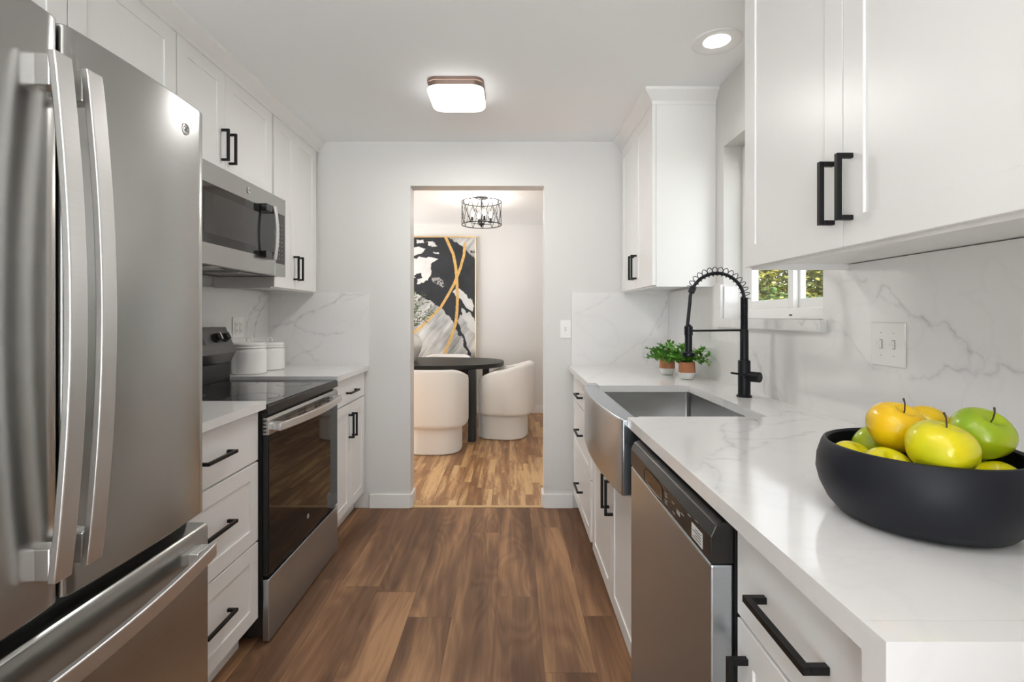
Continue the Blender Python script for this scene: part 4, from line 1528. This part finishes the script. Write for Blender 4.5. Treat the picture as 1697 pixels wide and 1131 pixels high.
Wm = inpoly(wxp, wyp, [(165, 405), (250, 412), (292, 470), (272, 492), (215, 460)]) & (fbm(PXc, PYc, 14, 77) > .48)
colr[Wm] = (.33, .32, .30)
Wm = inpoly(wxp, wyp, [(30, 392), (100, 380), (112, 425), (60, 432)]); colr[Wm] = ink[Wm]
Wm = inpoly(PXc, PYc, [(495, 185), (570, 185), (570, 245), (530, 235)]) & (fbm(PXc, PYc, 14, 78) > .5); colr[Wm] = ink[Wm]
gold_lines = [([(300, 66), (330, 130), (370, 220), (390, 330), (396, 400), (400, 480), (405, 560), (400, 700), (390, 800), (352, 920), (285, 1075), (240, 1150)], 12),
              ([(466, 125), (460, 220), (430, 330), (400, 410), (370, 480), (320, 570), (260, 670), (180, 750), (100, 830), (20, 895), (-120, 970), (-300, 1020)], 11)]
for pl, wd_ in gold_lines:
    D = np.full(xx.shape, 1e9)
    for k in range(len(pl) - 1):
        a = np.array(pl[k], float); b = np.array(pl[k + 1], float); ab = b - a
        tt = np.clip(((PXc - a[0]) * ab[0] + (PYc - a[1]) * ab[1]) / (ab @ ab), 0, 1)
        D = np.minimum(D, np.hypot(PXc - a[0] - tt * ab[0], PYc - a[1] - tt * ab[1]))
    Gm = D < wd_ + 3 * (fbm(PXc, PYc, 20, 50) - .5)
    sh = (.75 + .5 * fbm(PXc, PYc, 10, 60))
    colr[Gm] = (np.array([.62, .38, .12]) * sh[..., None])[Gm]
me = bpy.data.meshes.new('canvas')
off = wloc(pt)
co = np.stack([xx.ravel() - off.x, np.full(xx.size, DY - .034) - off.y, zz.ravel() - off.z], 1)
idx = np.arange(nx_ * nz_).reshape(nx_, nz_)
F = np.stack([idx[:-1, :-1].ravel(), idx[1:, :-1].ravel(), idx[1:, 1:].ravel(), idx[:-1, 1:].ravel()], 1)
me.from_pydata(co.tolist(), [], F.tolist())
ca = me.color_attributes.new('paint', 'FLOAT_COLOR', 'POINT')
ca.data.foreach_set('color', np.concatenate([colr.reshape(-1, 3), np.ones((xx.size, 1))], 1).ravel().astype(np.float32))
cm, nt, p = newmat('painted_canvas')
an = nt.nodes.new('ShaderNodeAttribute'); an.attribute_name = 'paint'
nt.links.new(an.outputs['Color'], p.inputs['Base Color'])
p.inputs['Roughness'].default_value = .7
me.materials.append(cm)
o = bpy.data.objects.new('canvas', me); COL.objects.link(o); o.parent = pt
boxp('canvas_backing', PLATE, pt, PX0 + t, PX1 - t, DY - .033, DY - .002, PZ0 + t, PZ1 - t)

# dining table
TX, TY, TA, TB, TZ = -1.02, 5.52, .935, .545, .765
tb = empty('dining_table', (TX, TY, 0), 'black oval dining table with slab legs beyond the doorway', 'table')
def sup(cx, cy, a, b, e, n=72):
    r = []
    for k in range(n):
        t = 2 * math.pi * k / n
        c, s = math.cos(t), math.sin(t)
        r.append((cx + a * math.copysign(abs(c) ** e, c), cy + b * math.copysign(abs(s) ** e, s)))
    return r
MB().prism(sup(TX, TY, TA, TB, .78), 'Z', TZ - .045, TZ).build('tabletop', TABLEWOOD, tb, .006)
for lx, ly in ((-.40, 5.06), (-.30, 5.80), (-1.64, 5.06), (-1.74, 5.80)):
    boxp('leg', TABLEWOOD, tb, lx - .035, lx + .035, ly - .035, ly + .17, 0.001, TZ - .045, bevel=.004)
boxp('stretcher', TABLEWOOD, tb, -1.6, -.42, 5.46, 5.56, .62, .70, bevel=.003)


def make_chair(label):
    r = empty('dining_chair', (0, 0, 0), label, 'chair', 'cream barrel chairs round the dining table')
    # wrap-round back: section swept along a rounded plan, arms lower than the back
    N = 44; vs = []; fs = []
    A, B = .325, .30
    e = .72
    ns = None
    for k in range(N + 1):
        t = -1 + 2 * k / N
        ang = R_(-90) + t * R_(138)
        c, s = math.cos(ang), math.sin(ang)
        ox, oy = A * math.copysign(abs(c) ** e, c), B * math.copysign(abs(s) ** e, s)
        nrm = Vector((ox / A ** 2, oy / B ** 2, 0)).normalized()
        u = abs(t)
        ht = .775 - .145 * (max(0, u - .25) / .75) ** 1.4
        hb = .245
        th = .075
        sec = []
        # rounded section going up the outside, over the top, down the inside
        r0 = .045
        for q in range(5):
            a = math.pi / 2 * q / 4
            sec.append((-(r0) * (1 - math.sin(a)), hb + r0 * (1 - math.cos(a))))
        for q in range(7):
            a = math.pi * q / 6
            sec.append((-th / 2 + th / 2 * math.cos(a), ht - th / 2 + th / 2 * math.sin(a)))
        sec.append((-th, .30)); sec.append((-th, hb))
        ns = len(sec)
        for d, h in sec:
            p = Vector((ox, oy, h)) + nrm * d
            vs.append(p)
    for i in range(N):
        for k in range(ns):
            a, b = i * ns + k, i * ns + (k + 1) % ns
            fs.append((a, b, b + ns, a + ns))
    fs += [tuple(range(ns)), tuple(reversed(range(N * ns, (N + 1) * ns)))]
    sh = MB().add(vs, fs).build('backrest', FABRIC, r, .012, smooth=True, seg=3)
    # closing underside and seat cushion
    def st2(cx, cy, layers, ee=.72):
        m = MB(); vs = []; fs = []; n = 56
        for a, b, z in layers:
            vs += [(x, y, z) for x, y in sup(cx, cy, a, b, ee, n)]
        for i in range(len(layers) - 1):
            for k in range(n):
                fs.append((i * n + k, i * n + (k + 1) % n, (i + 1) * n + (k + 1) % n, (i + 1) * n + k))
        fs += [tuple(range(n)), tuple(range((len(layers) - 1) * n, len(layers) * n))]
        return m.add(vs, fs)
    st2(0, .03, [(.235, .245, .246), (.245, .255, .26), (.247, .257, .44), (.235, .245, .465), (.20, .21, .478)]).build('seat', FABRIC, r, smooth=True)
    st2(0, .025, [(.255, .245, .004), (.262, .252, .012), (.262, .252, .247), (.2, .2, .250)]).build('base', FABRIC, r, smooth=True)
    return r


c0 = make_chair('cream barrel chair with its back to the doorway, left of the table leg')
c0.location = (-.735, 4.755, 0)
c1 = copy_tree(c0); c1.location = (-.062, 5.345, 0); c1.rotation_euler = (0, 0, R_(80))
c1['label'] = 'cream barrel chair at the right end of the oval table'
c2 = copy_tree(c0); c2.location = (-.80, 6.18, 0); c2.rotation_euler = (0, 0, R_(180))
c2['label'] = 'cream barrel chair behind the table below the painting, only its top showing'

# vase with olive branches
vx, vy = -1.145, 5.50
va = empty('vase', (vx, vy, TZ), 'round white vase with olive branches on the black table', 'vase')
prof = [(.001, .001), (.085, .001), (.095, .004), (.125, .05), (.155, .12), (.168, .18), (.160, .235), (.125, .28), (.075, .305), (.058, .315), (.055, .33), (.050, .33), (.052, .31), (.06, .30), (.001, .29)]
MB().lathe((vx, vy, TZ), prof, 64).build('vase_body', CERAMIC, va, smooth=True)
rs = random.Random(3)
ob = empty('olive_branch', (vx, vy, TZ + .30), 'green olive branches arching out of the round white vase', 'branch')
tw = MB(); lf = MB()
tips = [(.20, -.05, .34), (.26, .0, .24), (.16, .02, .42), (.30, -.03, .30), (.08, .05, .45), (-.12, .02, .42), (-.22, .0, .3), (-.02, -.12, .40), (.22, -.1, .16), (.12, -.1, .30)]
for tx, ty, tz in tips:
    b = Vector((vx + rs.uniform(-.02, .02), vy + rs.uniform(-.02, .02), TZ + .30))
    e = Vector((vx + tx, vy + ty, TZ + .30 + tz)); mid = b.lerp(e, .5) + Vector((-.2 * tx, 0, .05))
    P = [b * (1 - s) ** 2 + mid * 2 * s * (1 - s) + e * s * s for s in np.linspace(0, 1, 12)]
    tw.tube(P, .002, 6)
    for i in range(4, 12):
        d = (P[i] - P[i - 1]).normalized()
        for q in (-1, 1):
            sd = d.cross(rdir(rs, -1, 1)).normalized()
            leaf(lf, P[i], d * .7 + sd * .8, rdir(rs, .2, 1), rs.uniform(.05, .075), .013, .15, .1)
tw.build('stem', STEM, ob, smooth=True)
lf.build('foliage', LEAFOLIVE, ob, smooth=True)

# ------------------------------------------------------------------ outside
struct(MB().box(XO, 14, -8, 16, -.35, -.30).build('ground', mat('garden_ground', (.10, .11, .05), .95, var=.4)))


def shrub(x, y, rad, zc, hz, n, L, W, lm, label, seed):
    rs = random.Random(seed)
    r = empty('garden_shrub', (x, y, -.30), label, 'shrub', 'shrubs outside the window')
    tr = MB().tube([(x, y, -.30), (x + .05, y, zc * .5), (x, y + .1, zc)], [.06, .045, .02], 8)
    for k in range(14):
        d = rdir(rs, -.2, 1)
        tr.tube([(x, y, zc * .4), (x + d.x * rad * .6, y + d.y * rad * .6, zc + d.z * hz * .7)], [.02, .006], 6)
    tr.build('branches', STEM, r)
    f = MB()
    for k in range(n):
        d = rdir(rs, -1, 1); q = rs.uniform(.3, 1.0) ** .5
        q *= 1 + .12 * math.sin(d.x * 7 + seed) * math.cos(d.y * 9 + d.z * 6)
        p = Vector((x + d.x * rad * q, y + d.y * rad * q, zc + d.z * hz * q))
        if p.z < -.28: continue
        leaf(f, p, rdir(rs, -.7, .4), Vector((0, 0, 1)) + d * .8 + rdir(rs, -1, 1) * .4, rs.uniform(.7, 1.2) * L, rs.uniform(.7, 1.2) * W)
    f.build('foliage', lm, r)


shrub(4.75, 8.75, 1.45, 1.9, 1.6, 14000, .095, .06, LEAFTREE, 'yellow-green tree foliage filling the upper part of the window', 1)
shrub(3.3, 6.2, .95, .68, .88, 4500, .085, .055, LEAFHEDGE, 'bright green bush low in the window view', 2)
shrub(8.5, 14.6, 2.9, 1.9, 2.4, 9000, .16, .10, LEAFHEDGE, 'darker green tree farther behind the other shrubs', 4)
